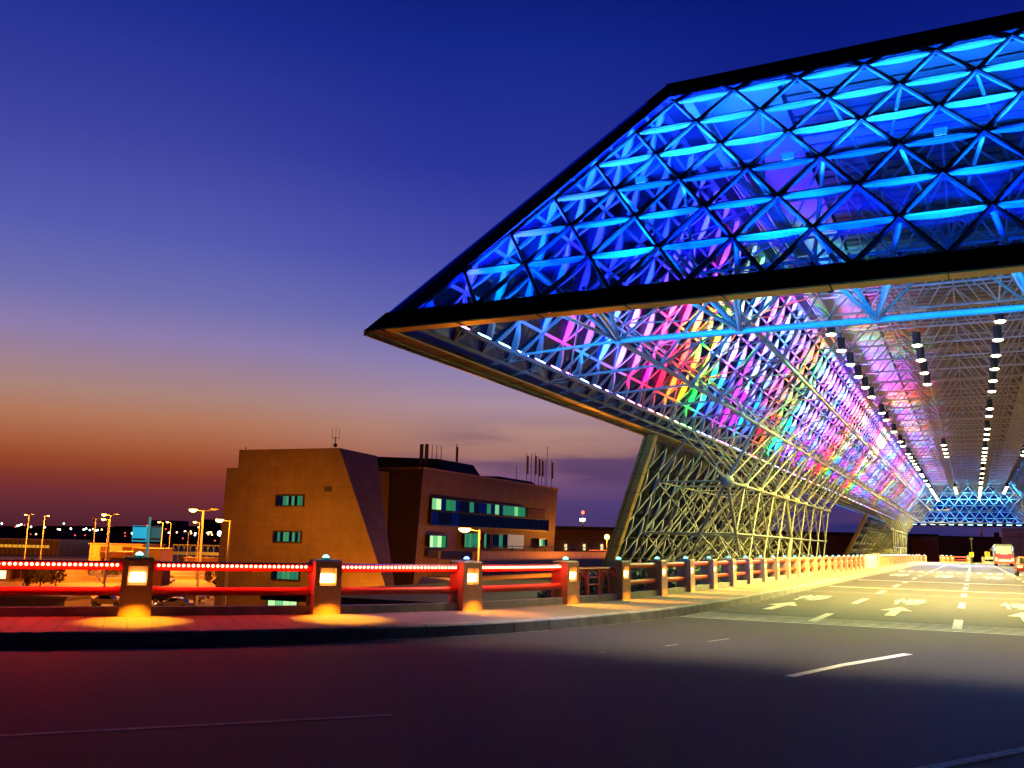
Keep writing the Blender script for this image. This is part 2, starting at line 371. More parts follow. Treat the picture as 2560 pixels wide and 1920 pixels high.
a, b = at_z(0, 1590, 0), at_z(846, 1545, 0); strip((a.x, a.y), (b.x, b.y), .085, wm)
a, b = at_z(1985, 1664, 0), at_z(2250, 1612, 0); strip((a.x, a.y), (b.x, b.y), .11, wm)
for x1, y1, x2, y2 in [(1437, 1396, 1464, 1392), (1530, 1386, 1576, 1380), (1297, 1409, 1306, 1411)]:
    a, b = at_z(x1, y1, 0), at_z(x2, y2, 0); strip((a.x, a.y), (b.x, b.y), .05, wm)
# thin edge line along the kerb
KE = resample(KC, .5)
for i, (a, b) in enumerate(zip(KE, KE[1:])):
    if -14 < a.x and a.y < 150 and (i*7 % 11) > 2:
        d = (b-a).normalized(); nr = Vector((d.y, -d.x, 0)); strip((a+nr*.09).xy, (b+nr*.09).xy, .035, wm)
wm.build('worn_road_marking', WLINE, kind='structure')
# the character painted in each lane
def glyph(x, y, sx, sy):
    cu = bpy.data.curves.new('road_lettering', 'FONT'); cu.body = '\u6162'; cu.size = 1; cu.align_x = 'CENTER'; cu.offset = .012
    o = bpy.data.objects.new('road_lettering', cu); SC.collection.objects.link(o); o.location = (x, y, .006); o.scale = (sx, sy, 1)
    cu.materials.append(LINE); o['kind'] = 'structure'
for x in (-5.0, -1.95, 1.2, 4.3): glyph(x, 32.2, 1.05, 3.9)
for x in (-4.8, -1.9, 1.2): glyph(x, 70, 1.3, 7)

# ================================================================== THE CANOPY
S = 3.5; X0 = -.03
def P(a, y, z): return Vector(((a+X0)*S, y*S, CAM_H+z*S))
YA, YB = 4.85, 52.87
ZE, ZK = 1.36, 3.57
AE, AK = 3.48, 1.92
SK = (AE-AK)/(ZK-ZE); SY = .757
def aZ(z): return AE-SK*(z-ZE)
def yF(z): return YA+SY*(z-ZE)
def yBk(z): return YB-SY*(z-ZE)
can = empty('airport_canopy', (0, 0, 0), 0, 'huge glass and steel canopy over the road, lit blue and rainbow coloured', 'canopy')
J0 = 6.36; NJ = 45
Yj = [J0+j for j in range(NJ+1)]
# ---- glazed faces as triangular lattices
def lattice(name, frame, inside, rows, nspan, glassmat, nrm, gparent, fin_mi_h=True, uo=.45, shift=0, bw=.045, finh=.30, hfin=True, dfin=True, lens=True, dh=None, d2=None):
    """frame(u,z)->point; inside(u,z)->signed margin (>0 in)."""
    bars = MB(); fins = MB(); nrm = Vector(nrm).normalized()   # nrm: inward
    segs = []
    nr = len(rows)
    for r, z in enumerate(rows):
        off = shift+(.5 if r % 2 else 0)
        us = [(k+off)*uo for k in range(nspan[0], nspan[1]+1)]
        for u0, u1 in zip(us, us[1:]): segs.append((u0, z, u1, z, 'h'))
        if r < nr-1:
            z2 = rows[r+1]
            for u in us:
                segs.append((u, z, u+uo/2, z2, 'd')); segs.append((u, z, u-uo/2, z2, 'e'))
    for u0, z0, u1, z1, k in segs:
        g0, g1 = inside(u0, z0), inside(u1, z1)
        if g0 <= 0 and g1 <= 0: continue
        c = False
        if g0 < 0: t = g0/(g0-g1); u0, z0 = u0+(u1-u0)*t, z0+(z1-z0)*t; c = True
        elif g1 < 0: t = g1/(g1-g0); u1, z1 = u1+(u0-u1)*t, z1+(z0-z1)*t; c = True
        p, q = frame(u0, z0), frame(u1, z1)
        ln = (q-p).length
        if ln < .15: continue
        bars.bar(p, q, bw, .07, nrm, off=-.03)
        if ln < .6 or (k == 'h' and not hfin) or (k in 'de' and not dfin): 
            continue
        # lens-shaped inner fin
        d = (q-p).normalized(); sd = d.cross(nrm).normalized()*.022
        mid = (p+q)/2
        K = 6; top = []; lo = []
        vs = []
        for i in range(K+1):
            tt = i/K; h = (.035 if finh == .09 and k != 'h' else .06)+.75*{'h': finh, 'd': finh if dh is None else dh, 'e': finh if d2 is None else d2}[k]*math.sin(math.pi*tt)
            b = p.lerp(q, tt)
            vs += [b+nrm*.03-sd, b+nrm*.03+sd, b+nrm*h+sd*2.2, b+nrm*h-sd*2.2]
        fs = []
        for i in range(K):
            o_ = 4*i
            fs += [(o_, o_+4, o_+5, o_+1), (o_+1, o_+5, o_+6, o_+2), (o_+2, o_+6, o_+7, o_+3), (o_+3, o_+7, o_+4, o_)]
        fins.add(vs, fs)
    b = bars.build('mullion_lattice', MULL, gparent); f_ = fins.build('fin_lattice', FIN, gparent)
    return b
rowsZ = [1.49+.3065*i for i in range(7)]
def slab(poly, mat_, name, parent, th=.03, nrm=(0, 0, 1)):
    m = MB(); n_ = Vector(nrm).normalized()*th; m.prism(poly, n_); return m.build(name, mat_, parent)
# front & back faces
for which, yf, sgn, lab in (('front', yF, 1, 'blue glazed front gable'), ('back', yBk, -1, 'blue glazed far gable')):
    fr = lambda u, z, yf=yf: P(u, yf(z), z)
    e1 = P(0, yf(ZK), ZK)-P(0, yf(ZE), ZE); nin = Vector((0, e1.z, -e1.y))*sgn
    if nin.y*sgn < 0: nin = -nin
    gp = slab([P(-AE+.02, yf(ZE), ZE), P(AE-.02, yf(ZE), ZE), P(AK, yf(ZK), ZK), P(-AK, yf(ZK), ZK)], GL_F, 'gable_glass', can, .02, nin)
    gp['label'] = lab
    lattice('x', fr, lambda u, z: aZ(z)-.24-abs(u), rowsZ+[3.50], (-9, 9), GL_F, nin, gp, finh=.09, dh=.05, d2=.05)
# sides
for sgn in (-1, 1):
    fr = lambda u, z, s=sgn: P(s*aZ(z), u, z)
    e = P(sgn*AK, 0, ZK)-P(sgn*AE, 0, ZE); nin = Vector((e.z*-sgn, 0, e.x*sgn))
    if nin.x*-sgn < 0: nin = -nin
    gp = slab([P(sgn*AE, YA+.03, ZE), P(sgn*AE, YB-.03, ZE), P(sgn*AK, yBk(ZK)-.03, ZK), P(sgn*AK, yF(ZK)+.03, ZK)], GL_S, 'side_glass', can, .02, nin)
    lattice('x', fr, lambda u, z: min(u-yF(z)-.1, yBk(z)-.1-u), rowsZ+[3.50], (9, 118), GL_S, nin, gp, finh=.03, dh=.10, d2=.24, bw=.05)
# edge beams ------------------------------------------------------------
def beam(name, pts_poly, vec, mats, mi=None): pass
eb = MB()
hgt = .115*S
def trap(a, b, out_, up, w, h):
    """box beam from a to b; out_ = outward horizontal vector, up vector."""
    o = Vector(out_)*w; u = Vector(up)*h
    return [a, a+o, a+o+u, a+u], b-a
# lower ring: section hangs inside the E line; gold soffit plate under it
BROWN = mat('brown_fascia_metal', (.07, .03, .012), .4, .4)
def ring(z0, z1, inset0, inset1, mb, mi=0, om=None):
    def cor(ins, z):
        return [P(-aZ(z)+ins, yF(z)+ins*.9, z), P(aZ(z)-ins, yF(z)+ins*.9, z), P(aZ(z)-ins, yBk(z)-ins*.9, z), P(-aZ(z)+ins, yBk(z)-ins*.9, z)]
    o0, o1, i0, i1 = cor(inset0, z0), cor(inset0, z1), cor(inset1, z0), cor(inset1, z1)
    vs = o0+o1+i0+i1; fs = []
    for k in range(4):
        n_ = (k+1) % 4
        fs += [(8+k, 12+k, 12+n_, 8+n_), (k, 8+k, 8+n_, n_), (4+k, 4+n_, 12+n_, 12+k)]
    mb.add(vs, fs, mi)
    mb.add(vs, [(k, (k+1) % 4, 4+(k+1) % 4, 4+k) for k in range(4)], mi if om is None else om)
ring(ZE+.012, 1.415, 0, .09, eb)
for yf, sg in ((yF, 1), (yBk, -1)):
    eb.prism([P(-aZ(1.415), yf(1.415), 1.4155), P(aZ(1.415), yf(1.415), 1.4155), P(aZ(1.50), yf(1.50), 1.50), P(-aZ(1.50), yf(1.50), 1.50)], (0, sg*.20, .01))
ring(3.40, ZK, 0, .09, eb)
for s in (-1, 1):
    for yf, sg in ((yF, -1), (yBk, 1)):
        a = P(s*(aZ(1.5)-.10), yf(1.5)-sg*.08, 1.5); b = P(s*(aZ(3.56)-.06), yf(3.56)-sg*.06, 3.56); out_ = Vector((s*.7, sg*.5, 0))
        d = (b-a).normalized(); sd = d.cross(Vector((s*.6, sg*.6, .35)).normalized()).normalized()
        nn = sd.cross(d).normalized()
        if nn.z < 0: nn = -nn
        for w0, w1, up in ((-.55, .55, .16),):
            vs = [a+sd*w0-nn*.1, a+sd*w1-nn*.1, a+nn*up]; vs2 = [b+sd*w0-nn*.1, b+sd*w1-nn*.1, b+nn*up]
            eb.add(vs+vs2, [(0, 1, 2), (5, 4, 3), (0, 3, 4, 1), (1, 4, 5, 2), (2, 5, 3, 0)])
eb.build('edge_beam', DARK, can)
# gold soffit and its seams
gs = MB(); ring(ZE+.004, ZE+.012, -.004, .15, gs, 0, 2)
for s_ in (-1, 1): gs.box(P(s_*(AE+.002), (YA+YB)/2, ZE-.012), (.05, (YB-YA)*S-.1, .11), mi=2)
for y in [yF(ZE)+.3+k*.62 for k in range(77)]:
    for s in (-1, 1): gs.box(P(s*(AE-.075), y, ZE+.0025), (.14*S, .022, .012), mi=1)
for k in range(-6, 7): gs.box(P(k*.56, YA+.07, ZE+.0025), (.022, .135*S, .012), mi=1)
gs.build('gold_soffit', [GOLD, SEAM, BROWN], can)
# ---- roof deck
rf = MB(); rf.prism([P(-AK, yF(ZK), ZK+.004), P(AK, yF(ZK), ZK+.004), P(AK, yBk(ZK), ZK+.004), P(-AK, yBk(ZK), ZK+.004)][::1], (0, 0, .03))
roof = rf.build('roof', DARK, can)
for s in (-1, 1):
    cp = MB()
    for k in range(46):
        y = yF(ZK)+.08+k*.972
        if y+.95 < yBk(ZK): cp.box(P(s*1.50, y+.48, ZK-.022), (.74*S, .962*S, .05))
    cp.build('ceiling_panels', CEIL, roof)
lv = MB()
y = yF(ZK)+.1; k = 0
while y < yBk(ZK)-.1:
    pale = (k % 16) in (6, 7)
    lv.box(P(0, y+.09, ZK-.03), (2.18*S, .145*S, .045), mi=1 if pale else 0); y += .2; k += 1
lv.build('ceiling_louvres', [DCEIL, mat('beige_louvre', (.45, .33, .2), .6)], roof)
gi = MB()
for s in (-1, 1): gi.box(P(s*1.74, (yF(3.4)+yBk(3.4))/2, 3.42), (.26, (yBk(3.4)-yF(3.4))*S-.6, .34))
gi.build('tan_girder', mat('tan_girder_paint', (.45, .34, .22), .5), roof)
# ---- space frame
def T(mb, p, q, r): mb.tube(p, q, r*.82, 6)
fr_t = MB(); fr_roof = MB(); fr_low = MB()
A_in = [-1.35, -.45, .45, 1.35]; ZB, ZT = 2.80, 3.42
RT = .055
for j in range(1, NJ):
    y = Yj[j]
    T(fr_roof, P(-1.35, y, ZB), P(1.35, y, ZB), RT*.95)
    for a in A_in:
        if j < NJ-1: T(fr_roof, P(a, y, ZB), P(a, y+1, ZB), RT*(.8 if abs(a) < 1 else 1.0))
    if j < NJ-1:
        for a in (-1.8, -.9, 0, .9, 1.8):
            n_ = P(a, y+.5, ZT)
            for a2 in (a-.45, a+.45):
                if abs(a2) <= 1.36:
                    for yy in (y, y+1): T(fr_roof, n_, P(a2, yy, ZB), RT*.75)
            if j < NJ-2: T(fr_roof, n_, P(a, y+1.5, ZT), RT*.8)
        T(fr_roof, P(-1.8, y+.5, ZT), P(1.8, y+.5, ZT), RT*.8)
fr_roof.build('roof_truss', LITSTEEL, can)
MIDP = (2.25, 1.51); UPP = (1.76, 2.10); TOP = (1.35, 2.80); ETB = (3.07, 1.46)
O2 = (2.74, 2.03); O3 = (2.24, 2.74); O4 = (1.82, 3.40)
for s in (-1, 1):
    fs_ = MB(); nodes = fs_
    def Q(pt, y): return P(s*pt[0], y, pt[1])
    for j in range(0, NJ+1):
        y = Yj[j]
        if j < NJ:
            T(fs_, Q(MIDP, y), Q(MIDP, y+1), .085)
            if 0 < j < NJ-1: T(fs_, Q(UPP, y), Q(UPP, y+1), .095)
        if 1 <= j <= NJ-1:
            T(fs_, Q(MIDP, y), Q(UPP, y), .06); T(fs_, Q(UPP, y), Q(TOP, y), .05)
            if j % 2: T(fs_, Q(MIDP, y), Q(UPP, y+1 if j < NJ-1 else y), .05)
        T(fs_, Q(ETB, y), Q(MIDP, y), .05)
        nodes.sphere(Q(MIDP, y), .13); 
        if 1 <= j <= NJ-1: nodes.sphere(Q(UPP, y), .13); nodes.sphere(Q(TOP, y), .10)
        if j < NJ:
            for O, ins in ((O2, (ETB, MIDP, UPP)), (O3, (UPP, TOP)), (O4, (TOP,))):
                if O is not O2 and (j < 1 or j > NJ-2): continue
                for i_ in ins:
                    for yy in (y, y+1):
                        if i_ is UPP and (yy < Yj[1] or yy > Yj[NJ-1]): continue
                        T(fs_, Q(O, y+.5), Q(i_, yy), .032)
                if j < NJ-1: T(fs_, Q(O, y+.5), Q(O, y+1.5), .035)
            T(fs_, Q(O2, y+.5), Q(O3, y+.5 if j else y+1.3), .042)
            T(fs_, Q(ETB, y), Q(ETB, y+1), .065)
        # stub brackets from the edge tube to the skin
        for q_ in (0, .45):
            T(fs_, Q(ETB, y+q_), P(s*(AE-.10), y+q_+.02, ZE+.04), .02); T(fs_, Q(ETB, y+q_+.16), P(s*(AE-.10), y+q_+.02, ZE+.04), .015)
    T(fs_, Q(ETB, YA+.6), Q(ETB, Yj[0]), .065); T(fs_, Q(ETB, Yj[-1]), Q(ETB, YB-.6), .065)
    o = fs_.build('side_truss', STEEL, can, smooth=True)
# gable inner trusses
for yf, j0, sg in ((yF, 0, 1), (yBk, NJ, -1)):
    gt = MB(); gu = MB(); y0 = Yj[j0]
    lv0 = [-2.25, -1.35, -.45, .45, 1.35, 2.25]
    for a, b in zip(lv0, lv0[1:]): T(gt, P(a, y0, 1.51), P(b, y0, 1.51), .105)
    y1 = y0+sg*.5; up = [-1.8, -.9, 0, .9, 1.8]
    for a, b in zip(up, up[1:]): T(gu, P(a, y1, 2.12), P(b, y1, 2.12), .055)
    for a in up:
        for b in (a-.45, a+.45):
            T(gu, P(a, y1, 2.12), P(b, y0, 1.51), .045)
            if abs(b) < 1.4: T(gu, P(a, y1, 2.12), P(b, y0+sg*1, ZB), .045)
    for b in lv0:
        for d_ in (-.225, .225):
            zz = 1.80; T(gt, P(b, y0, 1.51), P(b+d_, yf(zz)+sg*.09, zz), .075)
            zz = 1.56; T(gt, P(b, y0, 1.51), P(b+d_, yf(zz)+sg*.09, zz), .06)
    for a in up:
        for d_ in (-.225, .225): zz = 2.42; T(gu, P(a, y1, 2.12), P(a+d_, yf(zz)+sg*.09, zz), .055)
    for b in A_in:
        for d_ in (-.225, .225): zz = 3.05; T(gu, P(b, y0+sg*1, ZB), P(b+d_, yf(zz)+sg*.09, zz), .055)
    gt.build('gable_truss', STEEL, can, smooth=True); gu.build('upper_gable_truss', DIMSTEEL, can, smooth=True)
# ---- legs
BL, B1, M1, M2, M3 = (2.63, .82), (3.52, .82), (3.86, .19), (3.12, .19), (2.65, .19)
G1, G2, G3 = (4.18, -.455), (3.5, -.455), (2.66, -.455)
def aL(z): return AE+(ZE-z)*.60
for yb in (11.36, 37.36):
    for s in (-1, 1):
        leg = empty('leg', (0, 0, 0)); leg.parent = can
        if s == -1: leg['label'] = 'near trussed glass leg' if yb < 20 else 'far trussed glass leg'
        fs_ = MB(); nd = fs_
        def Q(pt, y): return P(s*pt[0], y, pt[1])
        for k in range(10):
            y = yb+k; big = k in (0, 4, 9)
            bb = MB(); bb.sphere(Q(BL, y), .30 if k == 0 else (.24 if k in (4, 5) else .17), 12, 8); bb.build('ball_joint', DIMSTEEL, leg, smooth=True)
            T(fs_, Q(BL, y), Q(B1, y), .055)
            T(fs_, Q(BL, y), Q(MIDP, y), .10 if k % 4 == 0 else .07); T(fs_, Q(BL, y), Q(ETB, y), .05)
            T(fs_, Q(B1, y), Q(ETB, y), .065)
            T(fs_, Q(BL, y), Q(ETB, y-1), .045)
            T(fs_, Q(BL, y), Q(MIDP, y+1), .05)
            if k < 9:
                ym = y+.5
                T(fs_, Q(BL, y), Q(BL, y+1), .075); T(fs_, Q(B1, y), Q(B1, y+1), .05)
                T(fs_, Q(M1, ym), Q(M2, ym), .055); T(fs_, Q(M2, ym), Q(M3, ym), .055)
                for yy in (y, y+1):
                    thick = .15 if (k == 4 and yy == y) else (.10 if k in (0,) and yy == y else .05)
                    T(fs_, Q(BL, yy), Q(M3, ym), thick); T(fs_, Q(B1, yy), Q(M1, ym), .05)
                    T(fs_, Q(BL, yy), Q(M2, ym), .075 if k == 0 else .045); T(fs_, Q(B1, yy), Q(M2, ym), .045)
                    if 0 < k < 8 or (k == 0 and yy > y) or (k == 8 and yy == y):
                        T(fs_, Q(M3, ym), Q(G3, yy), .14 if (k == 4 and yy == y) else .055); T(fs_, Q(M1, ym), Q(G1, yy), .05); T(fs_, Q(M2, ym), Q(G2, yy), .05)
                        T(fs_, Q(M2, ym), Q(G1, yy), .045); T(fs_, Q(M2, ym), Q(G3, yy), .045); T(fs_, Q(M1, ym), Q(G2, yy), .04)
                if k < 8:
                    for mm in (M1, M2, M3): T(fs_, Q(mm, ym), Q(mm, ym+1), .055)
                nd.sphere(Q(M3, ym), .12); nd.sphere(Q(M1, ym), .10); nd.sphere(Q(M2, ym), .10)
                if k % 2 == 0:
                    T(fs_, Q(B1, y), Q(M1, ym-.0), .04)
        o = fs_.build('leg_truss', DIMSTEEL, leg, smooth=True)
        y0f = lambda z: yb-.56+(ZE-z)*.70; y1f = lambda z: yb+9.56-(ZE-z)*.70
        e = P(s*aL(-.455), 0, -.455)-P(s*AE, 0, ZE); nin = Vector((e.z*-s, 0, e.x*s))
        if nin.x*-s < 0: nin = -nin
        gp = slab([P(s*AE, y0f(ZE), ZE-.03), P(s*AE, y1f(ZE), ZE-.03), P(s*aL(-.455), y1f(-.455), -.455), P(s*aL(-.455), y0f(-.455), -.455)], GL_L, 'leg_glass', leg, .02, nin)
        lattice('x', lambda u, z, s=s: P(s*aL(z), u, z), lambda u, z: min(u-y0f(z)-.08, y1f(z)-.08-u), [1.30-.293*i for i in range(7)], (int(yb/.45)-3, int(yb/.45)+25), GL_L, nin, gp, finh=.13, hfin=False, bw=.05, d2=.03)
        for yf_, q in ((y0f, -1), (y1f, 1)):
            fm = MB()
            a = P(s*(AE+.03), yf_(ZE), ZE); b = P(s*(aL(-.455)+.03), yf_(-.455), -.455); d = (b-a)
            iv = Vector((-s*.50, 0, 0)); w_ = Vector((0, -q*.42, 0))
            fm.prism([a, a+iv, a+iv+w_, a+w_], d)
            for k in range(1, 8):
                t_ = k/8; c_ = a+d*t_+iv*.5+w_*.5; fm.box(c_, (.53, .45, .02), mi=1)
            fm.build('leg_frame', [GOLD, SEAM], leg)
# ---- colour wash floodlights along the edge tube (the first hundred as parts)
RB = [(1, .04, .35), (.8, .15, 1), (0, .65, .85), (0, .5, .85), (.02, .08, 1), (.32, .01, 1), (.8, .01, .85), (0, .3, 1), (.03, .05, 1), (.5, .15, 1), (.25, .25, 1), (1, 0, .22), (1, 0, .02), (1, .16, 0), (1, .40, 0), (0, .7, .03), (0, .85, .22)]
SEQ = [1, 1, 2, 3, 4, 4, 6, 6, 7, 4, 9, 9, 11, 11, 12, 12, 13, 14, 15, 15, 7, 4, 4, 6, 6, 5, 7, 3, 4, 10, 12, 12, 13, 14, 15, 16, 7, 4, 6, 5, 10, 8]
fl = MB(); fl.box((0, 0, 0), (.16, .62, .12)); 
OUTN = (Vector((-(ZK-ZE), 0, AE-AK))).normalized()
upv = Vector((AE-AK, 0, ZK-ZE)); 
slope = (P(-AK, 0, ZK)-P(-AE, 0, ZE)).normalized()
xx = Vector((0, 1, 0)); yy_ = slope.cross(xx).normalized()
RM = Matrix((xx, yy_, slope)).transposed()
fcount = 0; extra = MB(); extra_e = {}
yy = YA+.38; k = 0; floods = []
while yy < YB-.5:
    floods.append(yy); yy += 1/3; 
for k, yf_ in enumerate(floods):
    ci = SEQ[k % len(SEQ)] if k < 42 else SEQ[(k*1+6) % len(SEQ)]
    col = RB[ci]
    pos = P(-3.15, yf_, 1.505)
    if k < 99:
        h_ = MB(); h_.box(pos, (.60, .16, .12), R=RM); ho = h_.build('floodlight', BLACK, can)
        e_ = MB(); e_.box(pos+slope*.066, (.54, .12, .02), R=RM)
        e_.build('lens', emis('flood_lens_%d' % ci, tuple(.25+.75*c for c in col), 14), ho)
    else:
        extra.box(pos, (.60, .16, .12), R=RM); extra_e.setdefault(ci, MB()).box(pos+slope*.066, (.54, .12, .02), R=RM); ho = can
    near = yf_ < 22
    if near or k % 2 == 0 or yf_ < 34:
        l = lamp('AREA', 'flood_beam', pos+slope*.12, 2500*(1+min(1.6, max(0, (yf_-12)/14))), col, ho, shape='RECTANGLE', size=.5, size_y=.12, spread=math.radians(76))
        aim(l, slope+OUTN*.32)
        if near and k % 2 == 0:      # second row of beams half way up, without fixtures
            l2 = lamp('AREA', 'upper_flood_beam', P(-2.78, yf_, 2.12), 1100, RB[SEQ[(k+3) % len(SEQ)]], can, shape='RECTANGLE', size=.5, size_y=.12, spread=math.radians(75)); aim(l2, slope+OUTN*.42)
        if near and k % 3 == 1:
            l3 = lamp('AREA', 'added_top_beam', P(-2.33, yf_, 2.72), 700, RB[SEQ[(k+1) % len(SEQ)]], can, shape='RECTANGLE', size=.5, size_y=.12, spread=math.radians(75)); aim(l3, slope+OUTN*.5)  # third row of beams without fixtures, added to light the top rows
        if not near and k % 4 == 0:
            l2 = lamp('AREA', 'upper_flood_beam', P(-2.78, yf_, 2.12), 2200, RB[SEQ[(k+3) % len(SEQ)]], can, shape='RECTANGLE', size=.8, size_y=.12, spread=math.radians(80)); aim(l2, slope+OUTN*.42)
if extra.v:
    eo = extra.build('far_floodlights', BLACK, can); eo['kind'] = 'stuff'
    for ci, m_ in extra_e.items(): o = m_.build('lens', MATS.get('flood_lens_%d' % ci) or emis('flood_lens_%d' % ci, tuple(.25+.75*c for c in RB[ci]), 14), eo)
# ---- blue gable lights
BLU = (0.0, .14, 1); CYN = (.03, .62, 1)
def gable_lights(yf, sg, pw):
    bm = MB(); em = MB()
    dirf = (P(0, yf(ZK), ZK)-P(0, yf(ZE), ZE)).normalized(); nin_ = Vector((0, dirf.z, -dirf.y))
    if nin_.y*sg < 0: nin_ = -nin_
    n_ = 15
    for i in range(n_):
        a = -3.05+6.1*i/(n_-1)
        pos = P(a, yf(1.52), 1.52)+nin_*.50
        bm.box(pos, (.9, .14, .12)); em.box(pos+Vector((0, 0, .07)), (.8, .10, .02))
        l = lamp('AREA', 'blue_wash', pos+dirf*.14, pw, CYN if i % 2 else BLU, can, shape='RECTANGLE', size=1.2, size_y=.15, spread=math.radians(62))
        aim(l, dirf-nin_*.16)
    o = bm.build('gable_floodlight', BLACK, can); em.build('lens', emis('blue_lens' if sg > 0 else 'blue_lens_far', (.35, .75, 1), 9 if sg > 0 else 30), o)
    for i in range(9):
        a = -1.9+i*.475; pos = P(a, yf(2.38), 2.38)+nin_*.55
        l = lamp('AREA', 'blue_wash', pos, pw*1.4, (.22, .78, 1) if i % 2 else (.1, .7, 1), can, shape='RECTANGLE', size=1.4, size_y=.15, spread=math.radians(70)); aim(l, dirf-nin_*.32)
    for i in range(6):
        a = -2.5+i; l = lamp('AREA', 'chord_light', P(a, yf(1.5)+sg*.35, 1.40), pw*.5, (0, .22, 1), can, shape='RECTANGLE', size=1.5, size_y=.2, spread=math.radians(80)); aim(l, (0, sg*1, .16))
    for i in range(7):
        a = -3+i; l = lamp('AREA', 'blue_spill', P(a, yf(1.36)+sg*.24, 1.40), pw*.035, (.05, .05, 1), can, shape='RECTANGLE', size=1.5, size_y=.2, spread=math.radians(48)); aim(l, (0, -sg*.22, -1))
gable_lights(yF, 1, 760); gable_lights(yBk, -1, 3200)
for a in (-1.9, -.9, 0.0, .9, 1.9):
    pos = P(a, yF(2.5)+.14, 2.5)
    b = MB(); b.box(pos+Vector((0, 0, .08)), (.26, .22, .16)); o = b.build('gable_spotlight', BLACK, can)
    b = MB(); b.box(pos+Vector((0, 0, -.01)), (.22, .18, .03)); b.build('lens', emis('spot_lens', (1, .98, .8), 40), o)
    l = lamp('SPOT', 'spot_beam', pos+Vector((0, 0, -.1)), 8500, (1, .80, .34), o, spot_size=math.radians(58), spot_blend=.8, shadow_soft_size=.5); aim(l, (0, -.22, -1))
# ---- pendant downlights: things of their own
def downlight(green=False):
    root = empty('pendant_downlight', (0, 0, 0)); 
    b = MB(); b.tube((0, 0, -.75), (0, 0, -.16), .17, 14, cap=False); b.tube((0, 0, -.16), (0, 0, -.15), .17, 14, r2=.02)
    b.tube((0, 0, -.11), (0, 0, 0), .03, 6)
    b.build('shade', BLACK, root)
    e = MB(); e.sphere((0, 0, -.745), .20, 14, 5, sc=(1, 1, -.38), half=True)
    e.build('lamp_glass', emis('lamp_glass_green' if green else 'lamp_glass', (.55, 1, .35) if green else (1, .98, .55), 22), root, smooth=True)
    l = lamp('SPOT', 'lamp_light', (0, 0, -.98), 5400, (.35, 1, .3) if green else (1, .79, .16), root, spot_size=math.radians(142), spot_blend=.35, shadow_soft_size=.2)
    return root
row1 = [0, 1, 2, 3, 4, 5, 7, 8, 10, 12, 13, 15, 16, 17, 18, 19, 20, 22, 23, 25, 27, 28, 30, 31, 32, 33, 34, 35, 36, 37, 38, 39]
row2 = [1, 2, 3, 4, 13, 14, 15, 16, 29, 30, 31, 32, 33]
row3 = [0, 1, 2, 3, 4, 5, 7, 8, 10, 11, 12, 14, 15, 16, 17, 18, 20, 22, 24, 26, 27, 29, 30, 31, 32, 33, 34, 36, 38]
proto = None
for a, rw, nm in ((-1.35, row1, 'the row by the rainbow wall'), (-.45, row2, 'the second row from the rainbow wall'), (.45, row3, 'the third row from the rainbow wall'), (1.35, row2, 'the row farthest from the rainbow wall')):
    for i, j in enumerate(rw):
        if a == -1.35 and j == 0: o = downlight(True); lab = 'green glowing pendant downlight at the canopy mouth, beside the rainbow wall'
        else:
            lab = 'pendant downlight, %s from the mouth, in %s' % (ordn(i), nm)
            if proto is None: proto = downlight(); o = proto
            else: o = copy_tree(proto)
        o.location = P(a, 11.36+j, ZB-.02); tag(o, lab, 'lamp', 'pendant downlights under the canopy')
# dome camera on a long stem
dc = empty('dome_camera', P(-.98, 8.4, ZB), 0, 'white dome security camera hanging on a thin stem under the canopy mouth', 'camera')
b = MB(); b.tube((0, 0, 0), (0, 0, -1.5), .02, 6); b.build('stem', BLACK, dc)
b = MB(); b.sphere((0, 0, -1.66), .16, 12, 6, half=True); b.tube((0, 0, -1.72), (0, 0, -1.66), .16, 12); b.build('housing', mat('white_plastic', (.7, .7, .7), .4), dc, smooth=True)
b = MB(); b.sphere((0, 0, -1.72), .12, 12, 6, sc=(1, 1, -1), half=True); b.build('dome', BLACK, dc, smooth=True)

# ================================================================== RAILING
def curve_dir(q):
    i = min(range(len(RF)), key=lambda k: (RF[k]-q).length_squared); a = RF[max(0, i-3)]; b = RF[min(len(RF)-1, i+3)]; return (b-a).normalized(), RF[i]
CAPC = {'teal': emis('cap_teal', (.15, .95, .85), 7), 'blue': emis('cap_blue', (.12, .25, 1), 8), 'white': emis('cap_white', (.55, .9, 1), 7)}
STEP = emis('step_lens', (1, .55, .14), 11)
def post_mesh():
    b = MB(); w, d = .26, .23
    def box_t(z0, z1, w0, d0, w1, d1):
        b.add([(-w0, -d0, z0), (w0, -d0, z0), (w0, d0, z0), (-w0, d0, z0), (-w1, -d1, z1), (w1, -d1, z1), (w1, d1, z1), (-w1, d1, z1)], [(3, 2, 1, 0), (4, 5, 6, 7), (0, 1, 5, 4), (1, 2, 6, 5), (2, 3, 7, 6), (3, 0, 4, 7)])
    # front face (-y) has a recess for the light: build around it
    zb, zt = 0, 1.0; rz0, rz1, rx = .55, .88, .16
    box_t(0, rz0, w+.012, d+.01, w+.004, d+.004)
    b.box((-(w+rx)/2, 0, (rz0+rz1)/2), (w-rx, 2*d, rz1-rz0)); b.box(((w+rx)/2, 0, (rz0+rz1)/2), (w-rx, 2*d, rz1-rz0)); b.box((0, .06, (rz0+rz1)/2), (2*rx, 2*d-.12, rz1-rz0))
    box_t(rz1, zt, w, d, w, d); box_t(zt, zt+.035, w, d, w-.035, d-.035)
    return b
PM = post_mesh()
SL = MB(); SL.add([(-.138, -.185, .60), (.138, -.185, .60), (.125, -.222, .76), (-.125, -.222, .76), (-.138, -.11, .60), (.138, -.11, .60), (.125, -.11, .77), (-.125, -.11, .77)], [(0, 1, 2, 3), (4, 7, 6, 5), (0, 4, 5, 1), (1, 5, 6, 2), (2, 6, 7, 3), (3, 7, 4, 0)])
